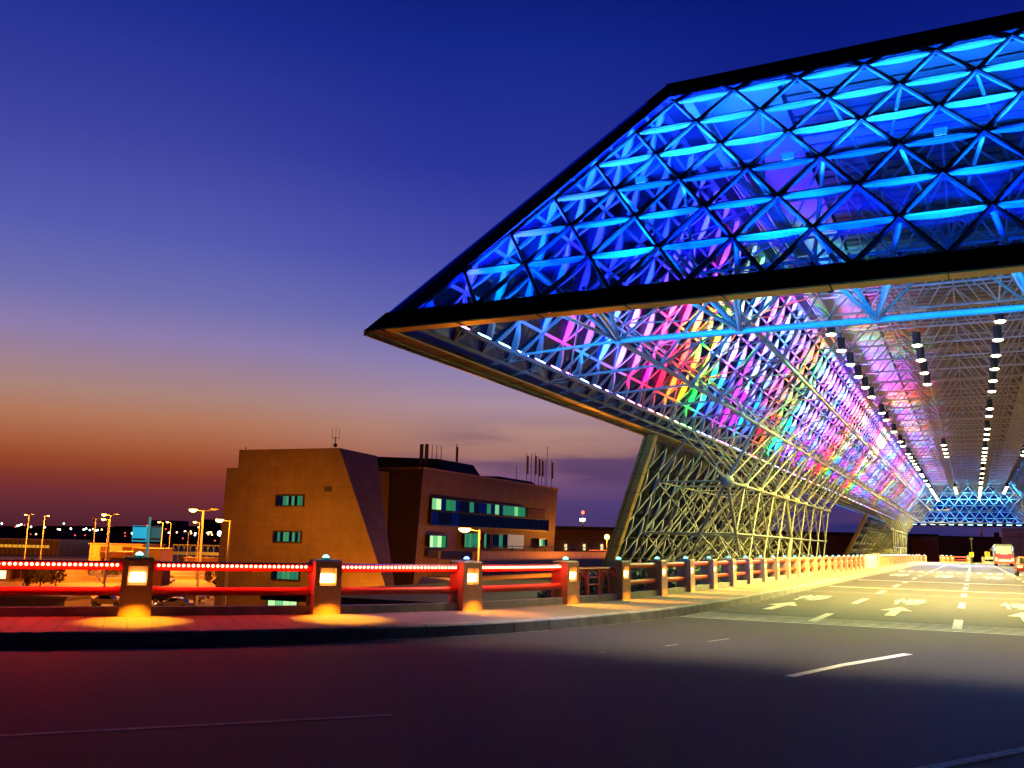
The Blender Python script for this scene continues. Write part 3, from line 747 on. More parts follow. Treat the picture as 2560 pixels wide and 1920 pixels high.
CB = MB(); CB.tube((0, 0, 1.03), (0, 0, 1.07), .085, 14, r2=.075, cap=True)
CD = MB(); CD.sphere((0, 0, 1.07), .065, 14, 6, sc=(1, 1, .85), half=True)
protos = {}
def make_post(parent, loc, ang, cap='teal', big=True):
    if cap not in protos:
        po = PM.build('post', POSTM, parent)
        CB.build('lamp_base', mat('teal_base', (.05, .25, .25), .4), po); CD.build('cap_lamp', CAPC[cap], po, smooth=True)
        sl = SL.build('step_light', STEP, po)
        l = lamp('AREA', 'step_beam', (0, -.42, .62), 480, (1, .38, .008), po, shape='RECTANGLE', size=.26, size_y=.10, spread=math.radians(96)); aim(l, (0, -.50, -1))
        l = lamp('POINT', 'cap_glow', (0, 0, 1.19), 3.5, {'teal': (.1, .9, .8), 'blue': (.1, .2, 1), 'white': (.5, .8, 1)}[cap], po, shadow_soft_size=.05)
        protos[cap] = po
    else:
        po = copy_tree(protos[cap], parent=parent)
    po.location = loc; po.rotation_euler = (0, 0, ang); return po
def seg_tube(mb, a, b, z, r, n=12):
    k = 6; pts = []
    for i in range(k+1):
        q = nearest_on(RF, a.lerp(b, i/k)); pts.append(Vector((q.x, q.y, z)))
    pts[0] = Vector((a.x, a.y, z)); pts[-1] = Vector((b.x, b.y, z))
    for p, q in zip(pts, pts[1:]): mb.tube(p, q, r, n)
    return pts
LED = emis('red_led', (1, .11, .055), 32); LEDH = mat('led_channel', (.5, .02, .02), .4, emit=(1, .02, .01), strength=.9)
def railing(name, posts, label, led=0, cap_fn=None, led_from=0, arch=None):
    root = empty('railing', (posts[0].x, posts[0].y, 0), 0, label, 'railing', 'railings along the pavement')
    O = Vector((posts[0].x, posts[0].y, 0))
    wall = MB(); 
    for i, p_ in enumerate(posts):
        d, _ = curve_dir(p_); ang = math.atan2(d.y, d.x)
        # the lit face looks toward the road
        make_post(root, Vector((p_.x, p_.y, PZ-.01))-O, ang, cap_fn(i) if cap_fn else 'teal')
    for i, (a, b) in enumerate(zip(posts, posts[1:])):
        if arch is not None and i == arch:
            am = MB(); dv = (b-a); ln = dv.length; dv = dv.normalized(); a2 = a+dv*.26; b2 = b-dv*.26; L_ = (b2-a2).length
            def pt(t, z): q = a2+(b2-a2)*t-O; return Vector((q.x, q.y, z))
            am.tube(pt(0, 1.02), pt(1, 1.02), .045, 8)
            for t_ in (.36, .62): am.box(pt(t_, .68), (.12, .05, .68), math.atan2(dv.y, dv.x))
            for z_ in (.62, .80): am.tube(pt(.36, z_), pt(.62, z_), .022, 6)
            for c0, c1 in ((-.10, .16), (.16, .36), (-.1, .36), (.62, .86), (.66, 1.06)):
                pr_ = None
                for i_ in range(13):
                    th = math.pi*i_/12; q = pt((c0+c1)/2-(c1-c0)/2*math.cos(th), .36+.60*math.sin(th))
                    t_ = (c0+c1)/2-(c1-c0)/2*math.cos(th)
                    if pr_ is not None and -.01 <= t_ <= 1.01: am.tube(pr_, q, .042, 6)
                    pr_ = q if -.01 <= t_ <= 1.01 else None
            am.build('arch_panel', RED, root)
        else:
            for z_, r_, nm in ((1.07, .082, 'upper_rail'), (.62, .075, 'lower_rail')):
                rm = MB(); pts = seg_tube(rm, a, b, z_, r_); rm.v = [tuple(Vector(v_)-O) for v_ in rm.v]
                dv = (b-a).normalized()
                for e_ in (a+dv*.30, b-dv*.30): rm.tube(Vector((e_.x, e_.y, z_))-O-dv*.06, Vector((e_.x, e_.y, z_))-O+dv*.06, r_*1.18, 12)
                ro = rm.build(nm, RED, root, smooth=True)
                if nm == 'upper_rail' and led and i >= led_from:
                    lm = MB(); ch = MB(); dense = led == 2; fp = resample([p_ for p_ in pts], .085 if dense else .3)
                    for q in fp:
                        if (q-Vector((a.x, a.y, z_))).length < .33 or (q-Vector((b.x, b.y, z_))).length < .33: continue
                        dd, _ = curve_dir(Vector((q.x, q.y, 0))); nr = Vector((dd.y, -dd.x, 0))
                        if dense: lm.sphere(q+nr*.088+Vector((0, 0, .012))-O, .026, 8, 5)
                        else: lm.box(q+nr*.09-O, (.30, .012, .02), math.atan2(dd.y, dd.x))
                    lo_ = lm.build('led_beads' if dense else 'led_strip', LED if dense else emis('far_led', (1, .22, .05), 7), ro)
                    if dense:
                        dd, _ = curve_dir((a+b)/2); nr = Vector((dd.y, -dd.x, 0)); c_ = (a+b)/2
                        l = lamp('AREA', 'led_glow', Vector((c_.x, c_.y, 1.08))+nr*.13-O, 62, (1, .03, .01), ro, shape='RECTANGLE', size=(b-a).length-.8, size_y=.05); 
                        l.rotation_euler = Matrix(((dd.x, 0, nr.x*-1), (dd.y, 0, nr.y*-1), (0, 1, 0))).to_euler() if False else Vector(nr+Vector((0, 0, -.5))).to_track_quat('-Z', 'X').to_euler()
                        # lens width must follow the rail
                        z_ax = -(nr+Vector((0, 0, -.5))).normalized(); x_ax = dd; y_ax = z_ax.cross(x_ax); l.rotation_euler = Matrix((x_ax, y_ax, z_ax)).transposed().to_euler()
                        l2 = lamp('AREA', 'led_glow', Vector((c_.x, c_.y, 1.02))+nr*.20-O, 26, (1, .02, .006), ro, shape='RECTANGLE', size=(b-a).length-.8, size_y=.03)
                        z_ax = (nr+Vector((0, 0, .0))).normalized(); y_ax = z_ax.cross(x_ax); l2.rotation_euler = Matrix((x_ax, y_ax, z_ax)).transposed().to_euler()
        # low wall
        k = 5
        for t_ in range(k):
            p0 = nearest_on(RF, a.lerp(b, t_/k)) if t_ else a; p1 = nearest_on(RF, a.lerp(b, (t_+1)/k)) if t_ < k-1 else b
            dd = (p1-p0).normalized(); nr = Vector((dd.y, -dd.x, 0))*.11
            wall.prism([p0+nr+Vector((0, 0, .05))-O, p0-nr+Vector((0, 0, .05))-O, p0-nr+Vector((0, 0, .355))-O, p0+nr+Vector((0, 0, .355))-O], p1-p0)
    wall.build('low_wall', CONC, root)
    return root
pn = [Vector((*p_, 0)) for p_ in post_near]
p5 = [Vector((-8.6, 24.0, 0)), Vector((-8.48, 27.05, 0))]+[Vector((RX, 27.05+3.0*k, 0)) for k in range(1, 20)]
railing('a', pn+[p5[0]], 'red pipe railing with a glowing dotted light strip between stone posts', 2, lambda i: 'blue' if i == 4 else 'teal', arch=5)
# the shared post belongs to the first railing; the second starts beside it
root2 = railing('b', p5[1:], 'long unlit orange-red pipe railing with stone posts in front of the near canopy leg', 0, lambda i: 'teal' if i < 14 else 'white')
jn = MB()
for z_, r_ in ((1.07, .082), (.62, .075)): jn.tube(p5[0]+Vector((0, 0, z_))-p5[1], p5[1]+Vector((0, 0, z_))-p5[1], r_, 12)
jn.build('joining_rails', RED, root2, smooth=True)
jw = MB(); c_ = (p5[0]+p5[1])/2-p5[1]; dv = p5[1]-p5[0]; jw.box((c_.x, c_.y, .2), (.22, dv.length, .305), math.atan2(dv.y, dv.x)-math.pi/2); jw.build('low_wall', CONC, root2)
farp = [q for q in resample(RC, 3.0) if 97.5 < q.y < 162]
railing('c', farp, 'distant pipe railing with stone posts beside the far canopy leg', 0, lambda i: 'white')
crossp = [at_z(x/6.144/D+2200/D, (1240+1028/6.144)/D, .17) for x in (700, 790, 1013, 1228, 1395)]
crossp = [Vector((p_.x, max(166, min(173, p_.y)), 0)) for p_ in crossp]
# posts of the cross rail stand on the far curve
RF2 = RF
railing('d', [nearest_on(RF, p_) for p_ in crossp], 'far railing with orange light strip crossing behind the road end', 1, lambda i: 'white')
# parapet block between the two long railings
pb = empty('parapet', (RX, 0, 0), 0, 'pale solid concrete parapet between the two long railings', 'parapet')
b = MB(); b.box((0, 90.5, .72), (.4, 10.5, 1.25)); b.build('wall', mat('pale_concrete', (.42, .42, .34), .7, 0, .12, 2), pb)
b = MB(); b.box((.03, 96.6, .8), (.55, 1.1, 1.4)); b.build('end_pier', CONC, pb)
b = MB()
for k in range(4): b.box((.22, 87+k*.9, .42), (.04, .25, .3))
b.build('vent', emis('vent_light', (1, .7, .3), 2.5), pb)

# ---- hedge and bush behind the railing
def leaves(mb, c, r, n, sz=.09, sc=(1, 1, 1)):
    for _ in range(n):
        v_ = Vector((random.gauss(0, 1), random.gauss(0, 1), random.gauss(0, 1))).normalized()*r*random.random()**.35
        q = Vector(c)+Vector((v_.x*sc[0], v_.y*sc[1], v_.z*sc[2])); a_ = Vector((random.uniform(-1, 1), random.uniform(-1, 1), random.uniform(-1, 1))).normalized(); b_ = a_.orthogonal().normalized()
        s_ = sz*random.uniform(.6, 1.3); mb.add([q-a_*s_, q+b_*s_*.45, q+a_*s_, q-b_*s_*.45], [(0, 1, 2, 3)])
hd = MB(); y = 23.2
while y < 84:
    for _ in range(2): leaves(hd, (RX-.85+random.uniform(-.3, .3)-(.3 if y < 26 else 0), y, .42+random.uniform(-.08, .18)), .45, int(max(14, 90-y)), .10 if y < 50 else .15)
    y += .45
o = hd.build('hedge', LEAF); tag(o, 'low leafy green hedge running behind the red railing under the canopy', 'hedge')

# ================================================================== TERMINAL BUILDING
WALLM = tiles('tile_cladding', (.185, .125, .085), (.11, .07, .045), 1.35, 1.15, .02, .55, noise=.05)
ROOFM = mat('dark_roof', (.03, .03, .035), .8)
YT = 83.66; YBK = 95.7; XB = -59.4
tb = empty('office_building', (-70, 90, GZ), 0, 'tan tiled terminal office building with a raked corner and green lit windows', 'building')
def loc(v_): return Vector(v_)-Vector((-70, 90, GZ))
b = MB()
# tower prism: front polygon at y=YT, depth to 108
poly = [(-79.9, YT, GZ), (-54.0-.0, YT, GZ), (-63.05, YT, 11.8), (-77.7, YT, 11.95), (-77.7, YT, 9.8), (-79.45, YT, 9.8)]
rr_ = [(-79.9, YT+7.4, GZ), (at_y(850, 1245, YT+7.4).x-.9, YT+7.4, GZ), (-63.05, YT+7.4, 11.6), (-77.7, YT+7.4, 11.75), (-77.7, YT+7.4, 9.8), (-79.45, YT+7.4, 9.8)]
b.add([loc(p_) for p_ in poly]+[loc(p_) for p_ in rr_], [(0, 1, 2, 3, 4, 5), (11, 10, 9, 8, 7, 6)]+[(k, 6+k, 6+(k+1) % 6, (k+1) % 6) for k in range(6)])
b.build('tower_wall', WALLM, tb)
b = MB(); poly = [(-79.7, YT+8.4, GZ), (-64.0, YT+8.4, GZ), (-64.0, YT+8.4, 10.0), (-79.4, YT+8.4, 9.9)]
b.prism([loc(p_) for p_ in poly], (0, 30, 0)); b.build('rear_wall', WALLM, tb)
b = MB()
x0 = -70
b.prism([loc(p_) for p_ in [(x0, YBK, GZ), (-60.4, YBK, GZ), (XB, YBK, 10.4), (x0, YBK, 10.4)]], (0, 41.1, 0))
# ledge: leans out as the photo's slightly battered corner
wallo = b.build('block_wall', WALLM, tb)
b = MB(); b.box(loc((XB-.10, YBK+20.55, 10.5)), (.5, 41.3, .22)); b.box(loc((-65, YBK-.0, 10.5)), (10.5, .4, .22)); b.build('parapet_cap', mat('cap_metal', (.4, .28, .2), .5), tb)
# roof structures
b = MB(); b.prism([loc(at_y(x_, y_, 106)) for x_, y_ in [(780, 985), (945, 991), (970, 1030), (780, 1030)]], (0, 10, 0)); b.build('roof_penthouse', ROOFM, tb)
b = MB(); b.prism([loc(at_y(x_, y_, 126)) for x_, y_ in [(1000, 1027), (1078, 1029), (1100, 1050), (1000, 1050)]], (0, 12, 0)); b.build('roof_box', ROOFM, tb)
GRN = [emis('win_green_%d' % i, c_, s_) for i, (c_, s_) in enumerate([((.03, .42, .14), .6), ((.25, .8, .32), .8), ((.03, .25, .14), .8), ((.01, .025, .30), .18), ((.006, .012, .06), .25), ((.55, 1, .4), 1.1), ((.08, .48, .2), .6)])]
def window(parent, p0, ux, w, h, panes, nrm, frame_mat=MULL, th=.10, gap=.06, interior=True):
    """p0 lower-left (world), ux unit vector across, z up; panes list of material idx"""
    f_ = MB(); n_ = Vector(nrm); ux = Vector(ux); uz = Vector((0, 0, 1))
    p0 = loc(p0)
    f_.prism([p0, p0+ux*w, p0+ux*w+uz*h, p0+uz*h], n_*.03)
    for a_, b_ in ((p0-uz*.1-ux*.1, (w+.2, 0)), (p0+uz*h-ux*.1, (w+.2, 0)), (p0-ux*.1, (0, h)), (p0+ux*w, (0, h))):
        wd = ux*b_[0] if b_[0] else ux*.1; ht = uz*.1 if b_[0] else uz*b_[1]
        f_.prism([a_, a_+wd, a_+wd+ht, a_+ht], n_*(.22 if b_[0] else .215))
    fr_ = f_.build('window', frame_mat, parent)
    k = len(panes); pw = w/k
    pms = MB(); mats = []
    for i, pi in enumerate(panes):
        a = p0+ux*(i*pw+gap/2)+uz*gap; 
        if pi not in mats: mats.append(pi)
        pms.prism([a+n_*.032, a+ux*(pw-gap)+n_*.032, a+ux*(pw-gap)+uz*(h-2*gap)+n_*.032, a+uz*(h-2*gap)+n_*.032], n_*.01, mats.index(pi))
    pms.build('pane', [GRN[i] for i in mats], fr_)
    return fr_
fn = (0, -1, 0)
for p_ in ((-71.45, YT, 5.35), (-71.5, YT, 1.28), (-71.4, YT, -2.9)):
    window(tb, p_, (1, 0, 0), 3.8, 1.15 if p_[2] > 0 else 1.05, [4, 4, 2, 6, 4, 6, 4, 0, 2] if p_[2] > 3 else ([4, 2, 4, 6, 6, 4, 6, 4, 2] if p_[2] > 0 else [4, 2, 6, 6, 2, 2]), fn)
window(tb, (-71.8, YT, -7.0), (1, 0, 0), 4.2, 1.8, [5, 1, 5, 5], fn)
b = MB(); b.box(loc((-64.3, YT-.02, 7.2)), (.95, .08, .55)); b.build('vent_grille', ROOFM, tb)
b = MB(); b.box(loc((-69.5, YT-.3, -4.95)), (1.0, .3, .3)); b.build('sign_box', mat('sign_box_dark', (.02, .02, .03), .4, emit=(.3, .7, .5), strength=.15), tb)
sn = (1, 0, 0)
def sw(x1, y1, x2, y2, panes, **k):
    a = at_x(x1, y2, XB); c_ = at_x(x2, y1, XB); z0 = min(a.z, c_.z)
    return window(tb, (XB+.02, a.y, a.z), (0, 1, 0), c_.y-a.y, 0, panes, sn, **k)
window(tb, (XB+.02, 97.7, 5.55), (0, 1, 0), 27.0, 1.45, [1, 5, 3, 0, 2, 3, 4, 4, 2, 4, 3, 3, 2, 3, 1, 3, 2, 2, 2, 1, 0, 2], sn)
window(tb, (XB+.02, 97.7, 3.7), (0, 1, 0), 35.3, 1.7, [3, 4, 4, 3, 4, 4, 4, 4, 4, 4, 4, 4, 4, 4, 4, 4, 4, 4, 4, 4], sn)
b = MB()
for k in range(8): b.box(loc((XB+.05, 129.2, 5.65+k*.17)), (.06, 7.4, .11))
b.build('louvre_panel', mat('brown_louvre', (.2, .1, .07), .6), tb)
window(tb, (XB+.02, 97.5, .95), (0, 1, 0), 4.1, 1.5, [5, 1, 5, 0], sn)
b = MB(); b.box(loc((XB+.01, 99.5, .15)), (.05, 4.1, 1.0)); b.build('dark_spandrel', ROOFM, tb)
window(tb, (XB+.02, 97.6, -4.3), (0, 1, 0), 4.1, 1.5, [5, 1, 0, 6], sn)
window(tb, (XB+.02, 106.2, 1.0), (0, 1, 0), 4.3, 1.9, [6, 2, 6, 2, 2, 6], sn)
window(tb, (XB+.02, 111.6, 1.0), (0, 1, 0), 1.8, 1.9, [6, 4], sn)
window(tb, (XB+.02, 114.0, 1.0), (0, 1, 0), 4.6, 1.9, [4, 4, 2, 4], sn)
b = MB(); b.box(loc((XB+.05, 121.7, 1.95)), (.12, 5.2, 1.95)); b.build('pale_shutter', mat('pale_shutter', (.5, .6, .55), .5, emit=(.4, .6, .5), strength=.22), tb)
window(tb, (XB+.02, 129.6, 1.35), (0, 1, 0), 3.0, 1.1, [5, 1, 2, 4], sn)
# aerials on the roofs: each its own thing
def aerial(x, y, z, h, kind, lab):
    r_ = empty('antenna', (x, y, z), 0, lab, 'antenna', 'antennas on the office building roof')
    b = MB(); b.tube((0, 0, 0), (0, 0, h), .045, 6); 
    if kind == 'panel': b.tube((0, 0, h*.3), (.16, -.1, h*.3), .02, 5); b.tube((0, 0, h*.8), (.16, -.1, h*.8), .02, 5)
    if kind == 'whip': 
        for z_ in (.4, .6, .8): b.tube((-.12, 0, h*z_), (.12, 0, h*z_), .015, 5)
    if kind == 'trident':
        b.v = []; b.f = []; b.m = []; b.tube((0, 0, 0), (0, 0, h*.55), .05, 6); b.box((0, 0, h*.18), (.3, .3, .35)); b.tube((-.5, 0, h*.5), (.5, 0, h*.5), .03, 6)
        for q in (-.5, 0, .5): b.tube((q, 0, h*.45), (q, 0, h*(1 if q == 0 else .93)), .02, 6)
        b.tube((-.8, 0, 0), (0, 0, h*.5), .015, 5)
    if kind == 'dish': b.sphere((0, -.2, h*.45), .5, 12, 4, sc=(.25, 1, 1.2))
    b.build('mast', BLACK, r_)
    if kind in ('panel', 'wide'):
        m_ = MB(); w_ = .5 if kind == 'wide' else .28
        if kind == 'wide': m_.box((0, -.1, h*.5), (w_, .16, h*.98))
        else: m_.box((.2, -.1, h*.62), (w_, .14, h*.55))
        m_.build('panel', mat('tan_panel', (.42, .27, .16), .6), r_)
def roofpt(x, y, X=None, Y=None): return at_y(x, y, Y) if Y else at_x(x, y, X)
q = at_y(724, 968, 84.5); aerial(q.x, q.y, 11.75, 2.6, 'trident', 'three-pronged aerial standing on the peak of the raked tower')
q = at_y(512, 972, 84.6); aerial(-77.6, 84.6, 9.8, 2.6, 'dish', 'small dark dish aerial at the stepped left corner of the tower roof')
for x_, k_, h_, nm in ((911, 'wide', 2.9, 'first wide tan antenna slab on the dark penthouse edge'), (922, 'wide', 2.9, 'second wide tan antenna slab on the dark penthouse edge'), (933, 'pole', 2.1, 'thin antenna pole beside the wide slabs on the penthouse'), (943, 'pole', 2.0, 'thin antenna pole between two poles on the penthouse'), (952.5, 'pole', 1.9, 'last thin antenna pole before the penthouse slope')):
    q = at_y(x_, 990, 105.6); aerial(q.x, 105.6, at_y(x_, 991, 105.6).z-(.9 if k_ == 'wide' else .2), h_, k_, nm)
q = at_x(984, 1022, XB-.6); aerial(XB-.6, q.y, 10.4, 4.0, 'panel', 'lone mast with one tan panel between penthouse and low roof box')
for x_, k_, h_, nm in ((1137, 'panel', 4.9, 'first panel antenna of the cluster at the far roof corner'), (1147, 'pole', 4.9, 'slim pole antenna second in the far roof cluster'), (1155, 'panel', 5.2, 'tan panel antenna third in the far roof cluster'), (1163, 'panel', 4.8, 'narrow panel antenna fourth in the far roof cluster'), (1170, 'panel', 4.7, 'narrow panel antenna fifth in the far roof cluster'), (1177, 'pole', 4.6, 'dark pole antenna sixth in the far roof cluster'), (1181, 'whip', 6.6, 'tallest ringed whip aerial in the far roof cluster'), (1191, 'panel', 4.7, 'tan panel antenna nearest the roof end')):
    q = at_x(x_, 1052, XB-.5); aerial(XB-.5, q.y, 10.4, h_, k_, nm)
q = at_x(1115, 1045, XB-.5); aerial(XB-.5, q.y, 10.4, 2.5, 'pole', 'thin lone whip left of the far roof cluster')

# ---- ramp bridge in front of the block, and low annex roof
rb = empty('ramp_bridge', (0, 0, 0), 0, 'tan concrete ramp bridge passing in front of the office building', 'bridge')
XR = -46
a = at_x(950, 1190, XR); b2 = at_x(1300, 1186, XR)
b = MB(); y0_, y1_ = at_x(948, 1190, XR-4).y, 185
b.box((XR-2, (y0_+y1_)/2, -.55), (4, y1_-y0_, .7)); b.build('deck', CONC, rb)
b = MB(); b.box((XR+.1, (y0_+y1_)/2, .25), (.25, y1_-y0_, .9)); b.box((XR+.3, (y0_+y1_)/2, .74), (.5, y1_-y0_, .12)); b.build('parapet', mat('tan_concrete', (.38, .27, .18), .7, 0, .1, 1), rb)
b = MB(); 
for k in range(int((y1_-y0_)/3)): b.tube((XR+.1, y0_+k*3, .75), (XR+.1, y0_+k*3, 1.35), .04, 5)
b.tube((XR+.1, y0_, 1.35), (XR+.1, y1_, 1.35), .04, 5); b.build('handrail', BLACK, rb)
b = MB(); b.prism([(XR, y0_-1, -.9), (XR+1.9, y0_-2, -1.6), (XR+1.9, y1_, -1.6), (XR, y1_, -.9)], (0, 0, -.1)); b.build('sloped_fascia', mat('brown_fascia', (.2, .09, .05), .6), rb)
b = MB(); b.box((XR-.6, (y0_+y1_)/2, -4.4), (.5, y1_-y0_-1, 6.4)); b.build('side_wall', tiles('ramp_tiles', (.42, .28, .17), (.15, .09, .06), 4.2, 1.6, .03, .6, noise=.05), rb)
b = MB(); b.box((XR-.33, y0_+28, .9), (.02, 1, .01)); 
b = MB(); b.box((XR-3.9, (y0_+y1_)/2, .3), (.3, y1_-y0_, .8)); b.box((XR-3.7, (y0_+y1_+40)/2, .95), (.1, y1_-y0_-44, .10), mi=1); b.build('far_parapet', [CONC, emis('ramp_led', (1, .12, .03), 2.2)], rb)
an = empty('annex', (0, 0, 0), 0, 'low annex with a sloping dark brown roof below the ramp bridge', 'building')
b = MB(); q0 = at_d(905, 1248, 60); q1 = at_d(1215, 1262, 60); zt_ = q0.z
pA, pB, pC, pD = at_d(912, 1245, 58), at_d(1205, 1262, 52), at_d(1215, 1290, 46), at_d(865, 1318, 50)
dn = Vector((0, 0, 1))
b.prism([pA, pB, pC, pD], (0, 0, -.35)); b.build('roof', mat('annex_roof', (.13, .08, .055), .6, 0, .15, .5), an)
b = MB(); b.prism([Vector((p_.x, p_.y, GZ)) for p_ in (pA.lerp(pC, .04), pB.lerp(pD, .04), pC.lerp(pA, .04), pD.lerp(pB, .04))], (0, 0, min(pC.z, pD.z, pB.z)-.38-GZ)); b.build('wall', WALLM, an)
# bush by the fourth post
bq_ = at_d(1196, 1293, 25)
bs = empty('bush', (bq_.x, bq_.y, bq_.z-.25), 0, 'small dark green bush behind the dotted-light railing near its arched end', 'bush')
m_ = MB(); leaves(m_, (0, 0, .3), .42, 420, .07, (1.1, 1, .55)); m_.build('foliage', LEAF, bs)
m_ = MB(); m_.tube((0, 0, -.4), (0, 0, .4), .05, 6, r2=.02); m_.build('stem', BARK, bs)
pt_ = MB(); pt_.box((bq_.x, bq_.y, bq_.z-.6), (1.6, 1.6, .8)); pt_.build('planting_kerb', CONC, kind='structure')

# ================================================================== FAR WALL BUILDING, ROAD END
YW = 215
BW = tiles('brown_panels', (.16, .075, .05), (.05, .025, .02), 6.5, 3.2, .06, .6, noise=.06)
lb = empty('long_terminal', (0, 0, 0), 0, 'long low dark brown panelled building closing the view behind the canopy', 'building')
def wallseg(x1, y1, x2, y2, d, depth, name, matl, par):
    a, c_ = at_d(x1, y1, d), at_d(x2, y2, d); dv = Vector((c_.x-a.x, c_.y-a.y, 0)); n_ = Vector((-dv.y, dv.x, 0)).normalized()
    if n_.y < 0: n_ = -n_
    b = MB(); zt_ = (a.z+c_.z)/2; b.prism([Vector((a.x, a.y, GZ)), Vector((c_.x, c_.y, GZ)), Vector((c_.x, c_.y, zt_)), Vector((a.x, a.y, zt_))], n_*depth); return b.build(name, matl, par), a, c_, n_, zt_
o, a, c_, n_, zt_ = wallseg(1160, 1143, 2026, 1161, 250, 20, 'wall', BW, lb)
b = MB(); dv = (c_-a); dv.z = 0; b.prism([Vector((a.x, a.y, zt_))-n_*.6, Vector((c_.x, c_.y, zt_))-n_*.6, Vector((c_.x, c_.y, zt_+.9))-n_*.6, Vector((a.x, a.y, zt_+.9))-n_*.6], n_*22); b.build('roof', ROOFM, lb)
# small lit windows in it
b = MB()
for x_ in (1222, 1262, 1300): q = at_d(x_*1.0, 1182, 248); b.box(q, (.7, .3, 1.6), math.radians(26))
b.build('window', emis('warm_window', (1, .72, .3), 1.2), lb)
lb2 = empty('lower_terminal', (0, 0, 0), 0, 'lower brown panelled building behind the road end, right of the long one', 'building')
o, a, c_, n_, zt_ = wallseg(2026, 1160, 2176, 1163.5, 235, 18, 'wall', BW, lb2)
b = MB(); b.prism([Vector((a.x, a.y, zt_))-n_*.4, Vector((c_.x, c_.y, zt_))-n_*.4, Vector((c_.x, c_.y, zt_+.35))-n_*.4, Vector((a.x, a.y, zt_+.35))-n_*.4], n_*18.8); b.build('roof', ROOFM, lb2)
b = MB(); 
for x_ in (2118, 2121): q = at_d(x_, 1152, 238); b.tube((q.x, q.y, zt_), (q.x, q.y, zt_+2.6), .14, 8)
b.build('flue', mat('flue_metal', (.5, .5, .5), .4, .5), lb2)
b = MB(); q = at_d(2153, 1158, 238); b.box((q.x, q.y, zt_+.9), (1.2, 1.2, 1.4)); b.build('roof_unit', ROOFM, lb2)
tw_ = empty('tan_wall', (0, 0, 0), 0, 'tan concrete wall at the road end behind the bus', 'wall')
b = MB(); b.box((21, 200, -.5), (31.6, 6, 14)); b.build('panels', tiles('tan_panels', (.30, .19, .10), (.12, .07, .04), 5, 2.5, .05, .7, noise=.06), tw_)
b = MB(); b.box((21, 196.7, 5.9), (31.8, .5, .5)); b.build('coping', CONC, tw_)
fb = empty('guard_wall', (0, 0, 0), 0, 'pale guard wall with two slots behind the bus at the road bend', 'barrier')
b = MB(); 
for x_ in (1.6, 6.1, 10.6):
    b.box((x_+2.1, 174, .98), (3.9, .25, .42)); b.box((x_+2.1, 174, .30), (3.9, .25, .25))
b.build('beam', mat('pale_barrier', (.5, .5, .42), .6), fb)
b = MB()
for x_ in (1.5, 5.9, 10.4): b.box((x_, 174, .6), (.5, .35, 1.2))
b.build('post', CONC, fb)
# wall of the road bend (warm lit by road lamps)
# chevron boards
def chevron(x, y, z, lab, s=1.0):
    r_ = empty('chevron_sign', (x, y, 0), 0, lab, 'sign', 'chevron boards at the road bend')
    b = MB(); b.tube((0, 0, 0), (0, 0, z), .04, 6); b.build('pole', GREYM, r_)
    b = MB(); b.box((0, -.06, z), (1.15*s, .05, 1.25*s)); b.build('board', mat('sign_yellow', (.85, .45, .02), .5, emit=(1, .45, .02), strength=.12), r_)
    b = MB(); w = .5*s; h = .48*s; t_ = .2*s
    b.prism([(-w*.5, -.09, z), (w*.35, -.09, z+h), (w*.35+t_, -.09, z+h), (-w*.5+t_, -.09, z), (w*.35+t_, -.09, z-h), (w*.35, -.09, z-h)], (0, -.01, 0)); b.build('arrow', BLACK, r_)
q = at_y((2200+1405/6.144)/D, (1240+900/6.144)/D, 175); chevron(q.x, 175, q.z, 'yellow chevron board on the dark post at the road bend', .62)
q = at_y((2200+1650/6.144)/D, (1240+893/6.144)/D, 177); chevron(q.x, 177, q.z, 'yellow chevron board on the wall close to the bus', .68)
q = at_y((2200+585/6.144)/D, (1240+915/6.144)/D, 178); chevron(q.x, 178, q.z, 'small dim chevron board behind the far end of the distant railing', .4)
pp = empty('tall_post', (0, 0, 0), 0, 'tall dark post behind the chevron board at the road bend', 'pole'); q = at_y((2200+1402/6.144)/D, (1240+660/6.144)/D, 176)
b = MB(); b.tube((q.x, 176, 0), (q.x, 176, q.z), .10, 8); b.box((q.x, 176, q.z), (.5, .3, .3)); b.build('shaft', BLACK, pp)

# ================================================================== BUS and CARS
GLASSD = mat('car_glass', (.01, .012, .015), .08)
TYRE = mat('tyre', (.012, .012, .012), .8)
def wheel(x, y, r, w, parent):
    b = MB(); b.tube((x, y-w/2, r), (x, y+w/2, r), r, 16, cap=True); o = b.build('wheel', TYRE, parent)
    b = MB(); sg = 1 if y > 0 else -1; b.tube((x, y+sg*w/2, r), (x, y+sg*(w/2+.012), r), r*.6, 12, cap=True); b.build('rim', mat('rim', (.45, .45, .45), .3, .7), o)
bq = (3.9, 147.0)
bus = empty('coach_bus', (bq[0], bq[1], 0), 0, 'white and red coach bus seen from behind with glowing tail lights', 'bus')
b = MB(); w = 1.22
pf = [(-w, .55), (-w-.02, 1.0), (-w, 1.6), (-w+.03, 2.7), (-w+.22, 3.05), (w-.22, 3.05), (w-.03, 2.7), (w, 1.6), (w+.02, 1.0), (w, .55)]
b.prism([(x_, 0, z_) for x_, z_ in pf], (0, 11, 0)); b.build('body', mat('bus_white', (.10, .115, .12), .3), bus)
b = MB(); b.prism([(x_, -.02, z_) for x_, z_ in [(-w+.02, .55), (-w+.0, 1.0), (-w+.01, 1.65), (w-.01, 1.65), (w, 1.0), (w-.02, .55)]], (0, -.03, 0)); b.build('rear_panel', mat('bus_red', (.16, .03, .07), .35), bus)
b = MB(); b.prism([(x_, -.01, z_) for x_, z_ in [(-.95, 1.75), (.95, 1.75), (.9, 2.75), (-.9, 2.75)]], (0, -.03, 0)); b.build('rear_window', mat('bus_glass', (.25, .33, .3), .15, emit=(.5, .7, .6), strength=.18), bus)
